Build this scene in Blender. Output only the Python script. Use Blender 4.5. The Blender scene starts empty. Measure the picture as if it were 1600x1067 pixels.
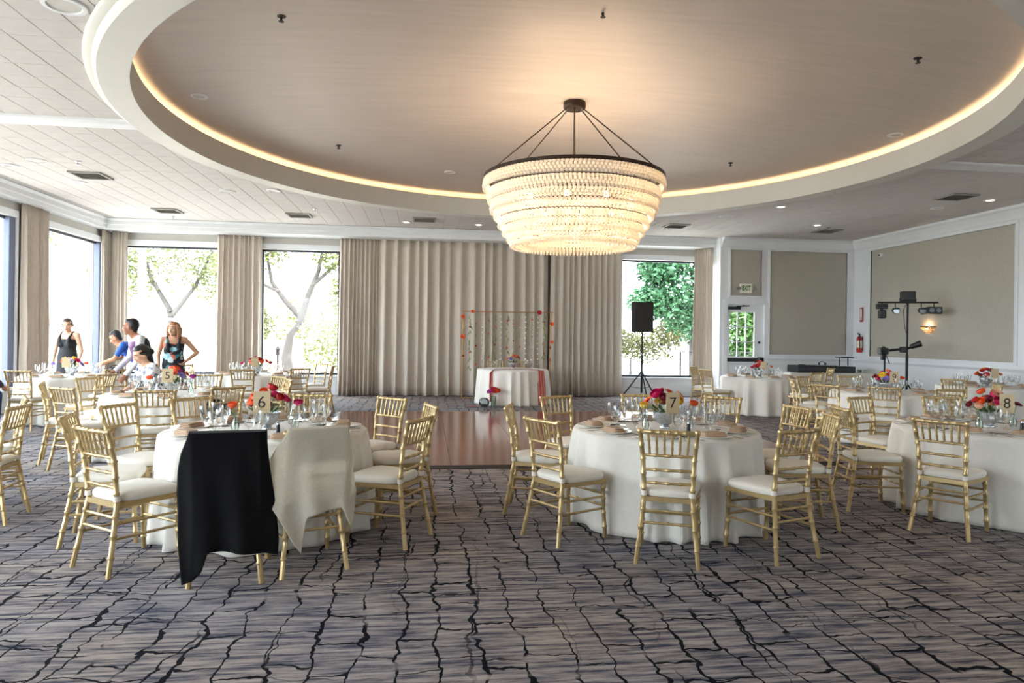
import bpy, bmesh, math, random
from mathutils import Vector, Matrix, noise
PI = math.pi
sc = bpy.context.scene
COL = sc.collection

# ---------------------------------------------------------------- camera, sky, sun, exposure
EYE = Vector((0.0, 0.0, 1.52))
YAW, ROLL = math.radians(7.2), math.radians(0.8)
cam_data = bpy.data.cameras.new('camera')
cam = bpy.data.objects.new('camera', cam_data)
COL.objects.link(cam)
cam_data.sensor_width = 36.0
cam_data.lens = 24.0
cam_data.shift_y = -7.5 / 1600
cam_data.clip_end = 300
_fw = Vector((math.sin(YAW), math.cos(YAW), 0)); _rt = Vector((math.cos(YAW), -math.sin(YAW), 0)); _up = Vector((0, 0, 1))
_r2 = _rt * math.cos(ROLL) + _up * math.sin(ROLL)
_u2 = _up * math.cos(ROLL) - _rt * math.sin(ROLL)
_m = Matrix((_r2, _u2, -_fw)).transposed().to_4x4()
_m.translation = EYE
cam.matrix_world = _m
sc.camera = cam

world = bpy.data.worlds.new('world'); sc.world = world
world.use_nodes = True
_bg = world.node_tree.nodes['Background']
_bg.inputs['Color'].default_value = (0.84, 0.92, 1.0, 1)
_bg.inputs['Strength'].default_value = 8.0
_sun = bpy.data.lights.new('sun', 'SUN'); _sun.energy = 8.0; _sun.angle = 0.02; _sun.color = (1.0, 0.95, 0.86)
sun = bpy.data.objects.new('sun', _sun); COL.objects.link(sun)
sun.rotation_euler = Vector((-0.30, 0.62, -0.95)).to_track_quat('-Z', 'Y').to_euler()

sc.view_settings.view_transform = 'Standard'
sc.view_settings.look = 'None'
sc.view_settings.gamma = 1.0
sc.view_settings.exposure = 1.12
sc.view_settings.use_curve_mapping = False
sc.cycles.max_bounces = 10
sc.cycles.diffuse_bounces = 6
sc.cycles.glossy_bounces = 4
sc.cycles.transparent_max_bounces = 24
sc.cycles.caustics_reflective = False
sc.cycles.caustics_refractive = False
sc.cycles.sample_clamp_indirect = 6.0
sc.cycles.use_denoising = True

def portal(name, loc, rot, sx, sy):
    d = bpy.data.lights.new(name, 'AREA'); d.shape = 'RECTANGLE'; d.size = sx; d.size_y = sy
    d.cycles.is_portal = True
    o = bpy.data.objects.new(name, d); COL.objects.link(o)
    o.location = loc; o.rotation_euler = rot
    return o

# ---------------------------------------------------------------- materials
def _lin(c):
    return tuple(((x / 12.92) if x <= 0.04045 else ((x + 0.055) / 1.055) ** 2.4) for x in c)
def rgb(r, g, b):
    return _lin((r / 255, g / 255, b / 255)) + (1,)
MATS = {}
def nt(name):
    m = bpy.data.materials.new(name); m.use_nodes = True
    t = m.node_tree
    return m, t, t.nodes['Principled BSDF'], t.nodes['Material Output']
def N(t, kind, **kw):
    n = t.nodes.new(kind)
    for k, v in kw.items():
        if k.startswith('i_'):
            key = k[2:]
            n.inputs[int(key) if key.isdigit() else key.replace('_', ' ')].default_value = v
        else:
            setattr(n, k, v)
    return n
def ramp(t, stops):
    n = t.nodes.new('ShaderNodeValToRGB')
    el = n.color_ramp.elements
    el[0].position, el[0].color = stops[0]
    el[1].position, el[1].color = stops[-1]
    for p, c in stops[1:-1]:
        e = el.new(p); e.color = c
    return n
def mat(name, col, rough=0.6, metal=0.0, var=0.06, scale=12.0, bump=0.0, bscale=200.0, spec=0.5, coat=0.0, sheen=0.0, trans=0.0, stretch=None):
    """plain procedural material: a colour with slight noise variation and fine relief"""
    if name in MATS: return MATS[name]
    m, t, b, o = nt(name)
    c = col if len(col) == 4 else tuple(col) + (1,)
    tc = N(t, 'ShaderNodeTexCoord')
    vec = tc.outputs['Object']
    if stretch:
        mp = N(t, 'ShaderNodeMapping'); mp.inputs['Scale'].default_value = stretch
        t.links.new(vec, mp.inputs['Vector']); vec = mp.outputs['Vector']
    nz = N(t, 'ShaderNodeTexNoise'); nz.inputs['Scale'].default_value = scale; nz.inputs['Detail'].default_value = 3
    t.links.new(vec, nz.inputs['Vector'])
    lo = tuple(max(0, x * (1 - var)) for x in c[:3]) + (1,); hi = tuple(min(1, x * (1 + var)) for x in c[:3]) + (1,)
    r = ramp(t, [(0.3, lo), (0.7, hi)])
    t.links.new(nz.outputs['Fac'], r.inputs['Fac'])
    t.links.new(r.outputs['Color'], b.inputs['Base Color'])
    b.inputs['Roughness'].default_value = rough
    b.inputs['Metallic'].default_value = metal
    b.inputs['Specular IOR Level'].default_value = spec
    b.inputs['Coat Weight'].default_value = coat
    b.inputs['Sheen Weight'].default_value = sheen
    if bump > 0:
        n2 = N(t, 'ShaderNodeTexNoise'); n2.inputs['Scale'].default_value = bscale; n2.inputs['Detail'].default_value = 2
        t.links.new(vec, n2.inputs['Vector'])
        bp = N(t, 'ShaderNodeBump'); bp.inputs['Strength'].default_value = bump; bp.inputs['Distance'].default_value = 0.01
        t.links.new(n2.outputs['Fac'], bp.inputs['Height'])
        t.links.new(bp.outputs['Normal'], b.inputs['Normal'])
    if trans > 0:
        tr = N(t, 'ShaderNodeBsdfTranslucent'); t.links.new(r.outputs['Color'], tr.inputs['Color'])
        mx = N(t, 'ShaderNodeMixShader'); mx.inputs[0].default_value = trans
        t.links.new(b.outputs[0], mx.inputs[1]); t.links.new(tr.outputs[0], mx.inputs[2]); t.links.new(mx.outputs[0], o.inputs['Surface'])
    MATS[name] = m
    return m
def emit(name, col, strength):
    if name in MATS: return MATS[name]
    m, t, b, o = nt(name)
    b.inputs['Base Color'].default_value = col
    b.inputs['Emission Color'].default_value = col
    b.inputs['Emission Strength'].default_value = strength
    MATS[name] = m
    return m
def thin_glass(name, tint=(1, 1, 1, 1), refl=0.6, rough=0.02):
    if name in MATS: return MATS[name]
    m, t, b, o = nt(name)
    t.nodes.remove(b)
    tr = N(t, 'ShaderNodeBsdfTransparent'); tr.inputs['Color'].default_value = tint
    gl = N(t, 'ShaderNodeBsdfGlossy'); gl.inputs['Roughness'].default_value = rough
    fr = N(t, 'ShaderNodeLayerWeight'); fr.inputs['Blend'].default_value = 0.35
    mu = N(t, 'ShaderNodeMath', operation='MULTIPLY'); mu.inputs[1].default_value = refl
    t.links.new(fr.outputs['Fresnel'], mu.inputs[0])
    mx = N(t, 'ShaderNodeMixShader')
    t.links.new(mu.outputs[0], mx.inputs[0]); t.links.new(tr.outputs[0], mx.inputs[1]); t.links.new(gl.outputs[0], mx.inputs[2])
    t.links.new(mx.outputs[0], o.inputs['Surface'])
    MATS[name] = m
    return m

# carpet: grey-brown wool with weft streaks and a crackled net of dark navy lines
def carpet_material():
    m, t, b, o = nt('carpet_pattern')
    L = t.links.new
    tc = N(t, 'ShaderNodeTexCoord')
    def mapping(src, scale, loc=(0, 0, 0), rot=(0, 0, 0)):
        mp = N(t, 'ShaderNodeMapping'); mp.inputs['Scale'].default_value = scale; mp.inputs['Location'].default_value = loc; mp.inputs['Rotation'].default_value = rot
        L(src, mp.inputs['Vector']); return mp.outputs['Vector']
    P = tc.outputs['Object']
    def noise_n(vec, s, d=3, r=0.55):
        n = N(t, 'ShaderNodeTexNoise'); n.inputs['Scale'].default_value = s; n.inputs['Detail'].default_value = d; n.inputs['Roughness'].default_value = r
        L(vec, n.inputs['Vector']); return n
    # fibres: fine streaks running along X
    st = noise_n(mapping(P, (1.5, 17.0, 1.0)), 1.6, 6, 0.72)
    base = ramp(t, [(0.30, rgb(38, 46, 68)), (0.41, rgb(84, 86, 100)), (0.49, rgb(138, 131, 131)), (0.58, rgb(174, 165, 160)), (0.75, rgb(194, 184, 176))])
    L(st.outputs['Fac'], base.inputs['Fac'])
    # wide tonal drift between warm and blue grey
    dr = noise_n(mapping(P, (0.5, 0.9, 1)), 0.9, 2)
    drr = ramp(t, [(0.38, (0.93, 0.97, 1.07, 1)), (0.62, (1.04, 1.0, 0.95, 1))])
    L(dr.outputs['Fac'], drr.inputs['Fac'])
    mul = N(t, 'ShaderNodeMix', data_type='RGBA', blend_type='MULTIPLY'); mul.inputs[0].default_value = 1.0
    L(base.outputs['Color'], mul.inputs[6]); L(drr.outputs['Color'], mul.inputs[7])
    # warped coordinates for the line net
    w1 = noise_n(P, 2.3, 3, 0.6)
    sub = N(t, 'ShaderNodeVectorMath', operation='SUBTRACT'); sub.inputs[1].default_value = (0.5, 0.5, 0.5); L(w1.outputs['Color'], sub.inputs[0])
    scl = N(t, 'ShaderNodeVectorMath', operation='SCALE'); scl.inputs['Scale'].default_value = 0.22; L(sub.outputs[0], scl.inputs[0])
    add = N(t, 'ShaderNodeVectorMath', operation='ADD'); L(P, add.inputs[0]); L(scl.outputs[0], add.inputs[1])
    w2 = noise_n(P, 11.0, 2, 0.6)
    sub2 = N(t, 'ShaderNodeVectorMath', operation='SUBTRACT'); sub2.inputs[1].default_value = (0.5, 0.5, 0.5); L(w2.outputs['Color'], sub2.inputs[0])
    scl2 = N(t, 'ShaderNodeVectorMath', operation='SCALE'); scl2.inputs['Scale'].default_value = 0.055; L(sub2.outputs[0], scl2.inputs[0])
    add2 = N(t, 'ShaderNodeVectorMath', operation='ADD'); L(add.outputs[0], add2.inputs[0]); L(scl2.outputs[0], add2.inputs[1])
    W = add2.outputs[0]
    thick = noise_n(P, 1.9, 2)
    def bricks(vec, bw, rh, off, base_m, amp, seed):
        br = N(t, 'ShaderNodeTexBrick'); br.offset = off; br.offset_frequency = 2; br.squash = 1.5; br.squash_frequency = 3
        br.inputs['Scale'].default_value = 1.0; br.inputs['Brick Width'].default_value = bw; br.inputs['Row Height'].default_value = rh
        br.inputs['Mortar Smooth'].default_value = 0.15; br.inputs['Color1'].default_value = (0, 0, 0, 1); br.inputs['Color2'].default_value = (0, 0, 0, 1); br.inputs['Mortar'].default_value = (1, 1, 1, 1)
        mr = N(t, 'ShaderNodeMapRange'); mr.inputs['From Min'].default_value = 0.35; mr.inputs['From Max'].default_value = 0.7
        mr.inputs['To Min'].default_value = base_m; mr.inputs['To Max'].default_value = base_m + amp
        L(thick.outputs['Fac'], mr.inputs['Value']); L(mr.outputs[0], br.inputs['Mortar Size'])
        L(vec, br.inputs['Vector']); return br.outputs['Color']
    A = bricks(mapping(W, (1, 1, 1), (0.13, 0.31, 0), (0, 0, PI / 2)), 0.33, 0.20, 0.37, 0.004, 0.009, 0)
    B = bricks(mapping(W, (1, 1, 1), (0.71, 0.05, 0), (0, 0, PI / 2 + 0.09)), 0.66, 0.47, 0.5, 0.0025, 0.008, 1)
    # the second net only shows in places
    msk = noise_n(P, 0.8, 2); mskr = ramp(t, [(0.45, (0, 0, 0, 1)), (0.55, (1, 1, 1, 1))]); L(msk.outputs['Fac'], mskr.inputs['Fac'])
    mb = N(t, 'ShaderNodeMath', operation='MULTIPLY'); L(B, mb.inputs[0]); L(mskr.outputs['Color'], mb.inputs[1])
    # broken lines: drop some stretches of the first net
    brk = noise_n(P, 3.1, 2); brkr = ramp(t, [(0.36, (0, 0, 0, 1)), (0.42, (1, 1, 1, 1))]); L(brk.outputs['Fac'], brkr.inputs['Fac'])
    ma = N(t, 'ShaderNodeMath', operation='MULTIPLY'); L(A, ma.inputs[0]); L(brkr.outputs['Color'], ma.inputs[1])
    mxm = N(t, 'ShaderNodeMath', operation='MAXIMUM'); L(ma.outputs[0], mxm.inputs[0]); L(mb.outputs[0], mxm.inputs[1])
    # dark blots
    bl = noise_n(mapping(P, (0.8, 1.9, 1)), 1.6, 3, 0.6); blr = ramp(t, [(0.69, (0, 0, 0, 1)), (0.73, (0.85, 0.85, 0.85, 1))]); L(bl.outputs['Fac'], blr.inputs['Fac'])
    mx2 = N(t, 'ShaderNodeMath', operation='MAXIMUM'); L(mxm.outputs[0], mx2.inputs[0]); L(blr.outputs['Color'], mx2.inputs[1])
    mix = N(t, 'ShaderNodeMix', data_type='RGBA'); L(mx2.outputs[0], mix.inputs[0]); L(mul.outputs[2], mix.inputs[6]); mix.inputs[7].default_value = rgb(10, 13, 22)
    # fibre speckle
    sp = noise_n(P, 260, 2); spr = ramp(t, [(0.3, (0.80, 0.80, 0.80, 1)), (0.7, (1.15, 1.15, 1.15, 1))]); L(sp.outputs['Fac'], spr.inputs['Fac'])
    m3 = N(t, 'ShaderNodeMix', data_type='RGBA', blend_type='MULTIPLY'); m3.inputs[0].default_value = 1.0; L(mix.outputs[2], m3.inputs[6]); L(spr.outputs['Color'], m3.inputs[7])
    L(m3.outputs[2], b.inputs['Base Color'])
    b.inputs['Roughness'].default_value = 0.9; b.inputs['Specular IOR Level'].default_value = 0.12
    bp = N(t, 'ShaderNodeBump'); bp.inputs['Strength'].default_value = 0.35; bp.inputs['Distance'].default_value = 0.01
    L(sp.outputs['Fac'], bp.inputs['Height']); L(bp.outputs['Normal'], b.inputs['Normal'])
    return m

# satin painted dome: brushed in long strokes
def dome_material():
    m, t, b, o = nt('dome_paint')
    tc = N(t, 'ShaderNodeTexCoord'); mp = N(t, 'ShaderNodeMapping'); mp.inputs['Scale'].default_value = (0.5, 6.0, 1)
    nz = N(t, 'ShaderNodeTexNoise'); nz.inputs['Scale'].default_value = 2.0; nz.inputs['Detail'].default_value = 4
    t.links.new(tc.outputs['Object'], mp.inputs[0]); t.links.new(mp.outputs[0], nz.inputs['Vector'])
    r = ramp(t, [(0.3, rgb(200, 189, 180)), (0.7, rgb(210, 199, 190))]); t.links.new(nz.outputs['Fac'], r.inputs['Fac']); t.links.new(r.outputs['Color'], b.inputs['Base Color'])
    b.inputs['Metallic'].default_value = 0.2
    r2 = ramp(t, [(0.3, (0.50, 0.50, 0.50, 1)), (0.7, (0.60, 0.60, 0.60, 1))]); t.links.new(nz.outputs['Fac'], r2.inputs['Fac']); t.links.new(r2.outputs['Color'], b.inputs['Roughness'])
    return m
def wood_floor_material():
    m, t, b, o = nt('dance_floor_wood')
    tc = N(t, 'ShaderNodeTexCoord'); mp = N(t, 'ShaderNodeMapping'); mp.inputs['Scale'].default_value = (14, 0.9, 1)
    nz = N(t, 'ShaderNodeTexNoise'); nz.inputs['Scale'].default_value = 2.2; nz.inputs['Detail'].default_value = 6
    t.links.new(tc.outputs['Object'], mp.inputs[0]); t.links.new(mp.outputs[0], nz.inputs['Vector'])
    oi = N(t, 'ShaderNodeObjectInfo')
    r = ramp(t, [(0.25, rgb(92, 50, 40)), (0.5, rgb(122, 72, 58)), (0.75, rgb(142, 88, 72))]); t.links.new(nz.outputs['Fac'], r.inputs['Fac'])
    hs = N(t, 'ShaderNodeHueSaturation'); mr = N(t, 'ShaderNodeMapRange'); mr.inputs['To Min'].default_value = 0.9; mr.inputs['To Max'].default_value = 1.1
    t.links.new(oi.outputs['Random'], mr.inputs['Value']); t.links.new(mr.outputs[0], hs.inputs['Value']); t.links.new(r.outputs['Color'], hs.inputs['Color'])
    t.links.new(hs.outputs['Color'], b.inputs['Base Color'])
    b.inputs['Roughness'].default_value = 0.14; b.inputs['Specular IOR Level'].default_value = 0.8
    return m

WHITE_PAINT = mat('white_trim_paint', rgb(226, 228, 230), 0.45, var=0.015, scale=3)
CEIL_TILE = mat('ceiling_tile', rgb(206, 201, 197), 0.85, var=0.03, scale=4, bump=0.15, bscale=120)
CEIL_GAP = mat('ceiling_joint', rgb(168, 164, 160), 0.9, var=0.02)
WALLPAPER = mat('woven_wallpaper', rgb(176, 171, 158), 0.85, var=0.05, scale=60, bump=0.1, bscale=300, stretch=(1, 1, 0.25))
PLASTER = mat('grey_beige_plaster', rgb(190, 186, 178), 0.8, var=0.02, scale=5)
RING_PAINT = mat('ring_paint', rgb(216, 214, 206), 0.5, var=0.015, scale=3)
DARK_FRAME = mat('dark_bronze_frame', rgb(52, 56, 66), 0.4, 0.4, var=0.03)
DRAPE = mat('curtain_linen', rgb(204, 192, 178), 0.85, var=0.05, scale=40, bump=0.12, bscale=400, sheen=0.15, trans=0.10, stretch=(1, 1, 0.2))
GLASS_PANE = thin_glass('window_pane_glass', (0.97, 0.985, 0.985, 1), 0.25)
GOLD = mat('gold_paint', rgb(192, 167, 120), 0.36, 0.5, var=0.06, scale=30)
CUSHION = mat('ivory_cushion', rgb(232, 226, 214), 0.75, var=0.02, scale=20, sheen=0.2)
LINEN = mat('ivory_tablecloth', rgb(230, 226, 217), 0.8, var=0.02, scale=30, bump=0.08, bscale=500, sheen=0.2)
BLACK = mat('black_plastic', rgb(26, 27, 30), 0.45, var=0.1, scale=20)
BLACK_MATTE = mat('black_powder_coat', rgb(22, 22, 24), 0.6, var=0.1, scale=20)
CHROME = mat('steel', rgb(190, 190, 195), 0.25, 0.95, var=0.03)
CLEAR = thin_glass('clear_drinking_glass', (0.985, 0.99, 0.99, 1), 0.45, 0.05)

# ---------------------------------------------------------------- mesh builder
class MB:
    def __init__(s): s.v = []; s.f = []; s.m = []; s.cur = 0
    def _add(s, vs, fs):
        o = len(s.v); s.v += [tuple(p) for p in vs]; s.f += [tuple(i + o for i in f) for f in fs]; s.m += [s.cur] * len(fs)
        return s
    def box(s, x0, x1, y0, y1, z0, z1, M=None):
        vs = [Vector(p) for p in ((x0, y0, z0), (x1, y0, z0), (x1, y1, z0), (x0, y1, z0), (x0, y0, z1), (x1, y0, z1), (x1, y1, z1), (x0, y1, z1))]
        if M is not None: vs = [M @ p for p in vs]
        return s._add(vs, [(3, 2, 1, 0), (4, 5, 6, 7), (0, 1, 5, 4), (1, 2, 6, 5), (2, 3, 7, 6), (3, 0, 4, 7)])
    def bevbox(s, x0, x1, y0, y1, z0, z1, b=0.01):
        # box with chamfered vertical and horizontal edges (24-gon style)
        vs = []; fs = []
        for z, d in ((z0, b), (z0 + b, 0), (z1 - b, 0), (z1, b)):
            vs += [(x0 + d, y0 + b, z), (x0 + b, y0 + d, z), (x1 - b, y0 + d, z), (x1 - d, y0 + b, z), (x1 - d, y1 - b, z), (x1 - b, y1 - d, z), (x0 + b, y1 - d, z), (x0 + d, y1 - b, z)]
        for k in range(3):
            for i in range(8):
                j = (i + 1) % 8; fs.append((k * 8 + i, k * 8 + j, k * 8 + 8 + j, k * 8 + 8 + i))
        fs.append(tuple(range(7, -1, -1))); fs.append(tuple(range(24, 32)))
        return s._add(vs, fs)
    def tube(s, pts, r, n=8, cap=True, closed=False):
        pts = [Vector(p) for p in pts]; k = len(pts)
        rs = r if isinstance(r, (list, tuple)) else [r] * k
        vs = []; fs = []; ref = None
        for i, p in enumerate(pts):
            if closed: d = pts[(i + 1) % k] - pts[i - 1]
            else: d = pts[min(i + 1, k - 1)] - pts[max(i - 1, 0)]
            d.normalize()
            if ref is None:
                ref = Vector((1, 0, 0)) if abs(d.x) < 0.9 else Vector((0, 1, 0))
            a = (ref - d * ref.dot(d))
            if a.length < 1e-6: a = d.orthogonal()
            a.normalize(); ref = a; b = d.cross(a)
            for j in range(n):
                t = 2 * PI * j / n
                vs.append(p + (a * math.cos(t) + b * math.sin(t)) * rs[i])
        for i in range(k if closed else k - 1):
            i2 = (i + 1) % k
            for j in range(n):
                j2 = (j + 1) % n
                fs.append((i * n + j, i * n + j2, i2 * n + j2, i2 * n + j))
        if cap and not closed:
            fs.append(tuple(range(n - 1, -1, -1))); fs.append(tuple((k - 1) * n + j for j in range(n)))
        return s._add(vs, fs)
    def lathe(s, prof, n=24, c=(0, 0, 0), M=None):
        vs = []; fs = []; idx = []
        for (r, z) in prof:
            if r < 1e-6:
                idx.append([len(vs)]); vs.append(Vector((c[0], c[1], c[2] + z)))
            else:
                idx.append(list(range(len(vs), len(vs) + n)))
                vs += [Vector((c[0] + r * math.cos(2 * PI * j / n), c[1] + r * math.sin(2 * PI * j / n), c[2] + z)) for j in range(n)]
        for a, b in zip(idx[:-1], idx[1:]):
            for j in range(n):
                j2 = (j + 1) % n
                if len(a) == 1 and len(b) == 1: continue
                if len(a) == 1: fs.append((a[0], b[j2], b[j]))
                elif len(b) == 1: fs.append((a[j], a[j2], b[0]))
                else: fs.append((a[j], a[j2], b[j2], b[j]))
        if M is not None: vs = [M @ p for p in vs]
        return s._add(vs, fs)
    def sphere(s, c, r, n=10, k=6, M=None):
        rx, ry, rz = r if isinstance(r, (tuple, list)) else (r, r, r)
        vs = [Vector((0, 0, -rz))]; fs = []
        for i in range(1, k):
            a = -PI / 2 + PI * i / k
            vs += [Vector((rx * math.cos(a) * math.cos(2 * PI * j / n), ry * math.cos(a) * math.sin(2 * PI * j / n), rz * math.sin(a))) for j in range(n)]
        vs.append(Vector((0, 0, rz))); top = len(vs) - 1
        for j in range(n):
            j2 = (j + 1) % n
            fs.append((0, 1 + j2, 1 + j)); fs.append((top, 1 + (k - 2) * n + j, 1 + (k - 2) * n + j2))
            for i in range(k - 2):
                fs.append((1 + i * n + j, 1 + i * n + j2, 1 + (i + 1) * n + j2, 1 + (i + 1) * n + j))
        if M is not None: vs = [M @ p for p in vs]
        return s._add([p + Vector(c) for p in vs], fs)
    def prism(s, poly, z0, z1):
        n = len(poly)
        vs = [(x, y, z0) for x, y in poly] + [(x, y, z1) for x, y in poly]
        fs = [tuple(range(n - 1, -1, -1)), tuple(range(n, 2 * n))] + [(i, (i + 1) % n, n + (i + 1) % n, n + i) for i in range(n)]
        return s._add(vs, fs)
    def sweep(s, prof, p0, p1, axis):
        """extrude a 2D profile (d, z) between two points; d is measured along `axis`"""
        p0, p1, ax = Vector(p0), Vector(p1), Vector(axis); n = len(prof)
        vs = [p + ax * d + Vector((0, 0, z)) for p in (p0, p1) for d, z in prof]
        fs = [(i, (i + 1) % n, n + (i + 1) % n, n + i) for i in range(n)] + [tuple(range(n - 1, -1, -1)), tuple(range(n, 2 * n))]
        return s._add(vs, fs)
    def grid(s, fn, nu, nv, cu=False):
        vs = [fn(i / nu, j / nv) for j in range(nv + 1) for i in range(nu + (0 if cu else 1))]
        w = nu if cu else nu + 1; fs = []
        for j in range(nv):
            for i in range(nu):
                i2 = (i + 1) % w if cu else i + 1
                fs.append((j * w + i, j * w + i2, (j + 1) * w + i2, (j + 1) * w + i))
        return s._add(vs, fs)
    def mesh(s, name, mats=None, smooth=None):
        me = bpy.data.meshes.new(name); me.from_pydata(s.v, [], s.f)
        for m in (mats or []): me.materials.append(m)
        if len(mats or []) > 1: me.polygons.foreach_set('material_index', s.m)
        bm = bmesh.new(); bm.from_mesh(me); bmesh.ops.recalc_face_normals(bm, faces=bm.faces); bm.to_mesh(me); bm.free()
        if smooth is not None:
            me.polygons.foreach_set('use_smooth', [True] * len(me.polygons)); me.set_sharp_from_angle(angle=math.radians(smooth))
        me.update()
        return me
def link(name, data, parent=None, loc=None, rot=None):
    o = bpy.data.objects.new(name, data); COL.objects.link(o)
    if parent is not None: o.parent = parent
    if loc is not None: o.location = loc
    if rot is not None: o.rotation_euler = rot if isinstance(rot, (tuple, list)) or hasattr(rot, 'order') else (0, 0, rot)
    return o
def obj(name, mb, m, parent=None, smooth=None, loc=None, rot=None):
    return link(name, mb.mesh(name, m if isinstance(m, list) else [m], smooth), parent, loc, rot)
def tag(o, label, cat, group=None):
    o['label'] = label; o['category'] = cat
    if group: o['group'] = group
    return o
def thing(name, label, cat, loc=(0, 0, 0), rz=0.0, group=None):
    o = link(name, None, None, loc, (0, 0, rz)); o.empty_display_size = 0.1
    return tag(o, label, cat, group)
def struct(name, mb, m, smooth=None, parent=None, label=None):
    o = obj(name, mb, m, parent, smooth)
    if parent is None: o['kind'] = 'structure'
    if label: o['label'] = label
    return o
def solidify(o, t, off=0.0):
    md = o.modifiers.new('thickness', 'SOLIDIFY'); md.thickness = t; md.offset = off
    return o
# ---------------------------------------------------------------- the room shell
XL, XR, YB, YE, YR, HC = -7.6, 11.0, 17.5, 16.45, -0.7, 4.1
CX, CY = 1.76, 8.97                      # centre of the round tray ceiling
rnd = random.Random(7)

floor = struct('floor', MB().box(XL, XR, YR, YB, -0.12, 0.0), carpet_material(), label='grey brown carpet crackled with dark navy lines')

# ceiling: a slab with a round hole, then acoustic tiles hung below it
def rect_hit(a, x0, x1, y0, y1):
    dx, dy = math.cos(a), math.sin(a); t = 1e9
    if dx > 1e-9: t = min(t, (x1 - CX) / dx)
    if dx < -1e-9: t = min(t, (x0 - CX) / dx)
    if dy > 1e-9: t = min(t, (y1 - CY) / dy)
    if dy < -1e-9: t = min(t, (y0 - CY) / dy)
    return CX + dx * t, CY + dy * t
angs = sorted([2 * PI * i / 120 for i in range(120)] + [math.atan2(y - CY, x - CX) % (2 * PI) for x in (XL, XR) for y in (YR, YB)])
mb = MB()
vs, fs = [], []
for a in angs:
    ox, oy = rect_hit(a, XL, XR, YR, YB); ix, iy = CX + 5.30 * math.cos(a), CY + 5.30 * math.sin(a)
    vs += [(ix, iy, HC + 0.012), (ox, oy, HC + 0.012), (ix, iy, HC + 0.05), (ox, oy, HC + 0.05)]
n = len(angs)
for i in range(n):
    j = (i + 1) % n
    fs += [(4 * i, 4 * i + 1, 4 * j + 1, 4 * j), (4 * i + 2, 4 * j + 2, 4 * j + 3, 4 * i + 3), (4 * i, 4 * j, 4 * j + 2, 4 * i + 2), (4 * i + 1, 4 * i + 3, 4 * j + 3, 4 * j + 1)]
mb._add(vs, fs)
ceiling = struct('ceiling', mb, CEIL_GAP, label='white acoustic tile ceiling around a round raised tray')
TX, TY = 0.3367, 0.346
tiles = []
x0, y0 = -2.65, 6.12
for i in range(-15, 42):
    for j in range(-20, 34):
        x, y = x0 + i * TX + TX / 2, y0 + j * TY + TY / 2
        if x < XL + 0.45 or x > XR - 0.15 or y < YR + 0.1 or y > 16.6: continue
        if math.hypot(x - CX, y - CY) < 5.25: continue
        if abs(y - 9.0) < 0.26: continue
        d = Vector((x, y, HC)) - EYE; z = d.dot(_fw)
        vis = z > 0.5 and abs(d.dot(_rt) / z) < 0.76 and d.z / z < 0.51
        tiles.append((z if vis else 99 + z, x, y))
tiles.sort()
def tile_box(mb, x, y, hx, hy, z0):
    b = 0.004
    mb._add([(x - hx, y - hy, z0 + 0.012), (x + hx, y - hy, z0 + 0.012), (x + hx, y + hy, z0 + 0.012), (x - hx, y + hy, z0 + 0.012),
             (x - hx, y - hy, z0 + b), (x + hx, y - hy, z0 + b), (x + hx, y + hy, z0 + b), (x - hx, y + hy, z0 + b),
             (x - hx + b, y - hy + b, z0), (x + hx - b, y - hy + b, z0), (x + hx - b, y + hy - b, z0), (x - hx + b, y + hy - b, z0)],
            [(0, 1, 5, 4), (1, 2, 6, 5), (2, 3, 7, 6), (3, 0, 4, 7), (4, 5, 9, 8), (5, 6, 10, 9), (6, 7, 11, 10), (7, 4, 8, 11), (8, 9, 10, 11), (3, 2, 1, 0)])
tm = MB(); tile_box(tm, 0, 0, TX / 2 - 0.0016, TY / 2 - 0.0016, 0)
tile_me = tm.mesh('ceiling_tile', [CEIL_TILE])
for k, (z, x, y) in enumerate(tiles[:300]):
    link('ceiling_tile', tile_me, ceiling, (x, y, HC + rnd.uniform(-0.0012, 0.0012)))
tm = MB()
for z, x, y in tiles[300:]: tile_box(tm, x, y, TX / 2 - 0.0016, TY / 2 - 0.0016, HC)
o = obj('ceiling_tile_field', tm, CEIL_TILE, ceiling); o['kind'] = 'stuff'
# joint trims that run across the ceiling at the level of the circle's centre
for k, (xa, xb) in enumerate(((XL + 0.3, CX - 5.36), (CX + 5.36, XR))):
    struct('trim_%d' % (k + 1), MB().sweep([(-0.16, 0.02), (-0.16, -0.03), (-0.1, -0.05), (0.1, -0.05), (0.16, -0.03), (0.16, 0.02)], (xa, 9.0, HC), (xb, 9.0, HC), (0, 1, 0)), WHITE_PAINT, label='white flat moulding across the tiled ceiling')

# ring soffit with a lip, the cove behind it and the satin dome above
ring = MB().lathe([(5.42, 4.10), (5.41, 4.07), (5.38, 4.06), (5.345, 4.06), (5.335, 4.015), (5.31, 4.0), (5.03, 4.0), (5.03, 4.33), (5.10, 4.33), (5.10, 4.26), (5.50, 4.26), (5.50, 4.42), (5.56, 4.42), (5.56, 4.16), (5.42, 4.16), (5.42, 4.10)], 160, (CX, CY, 0))
struct('trim_3', ring, RING_PAINT, smooth=30, label='white ring soffit around the round ceiling tray')
def dome_z(r):
    return 4.66 - 0.285 * (r / 5.5) ** 2.2
dome = struct('ceiling_dome', MB().lathe([(5.5 * i / 24, dome_z(5.5 * i / 24)) for i in range(25)] + [(5.52, 4.46), (0, 4.72)], 128, (CX, CY, 0)), dome_material(), smooth=30, label='satin taupe painted round ceiling above the ring')
led = obj('cove_light_strip', MB().lathe([(5.14, 4.262), (5.18, 4.262), (5.18, 4.278), (5.14, 4.278), (5.14, 4.262)], 128, (CX, CY, 0)), emit('cove_led', (1.0, 0.72, 0.42, 1), 8.0))
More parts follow.
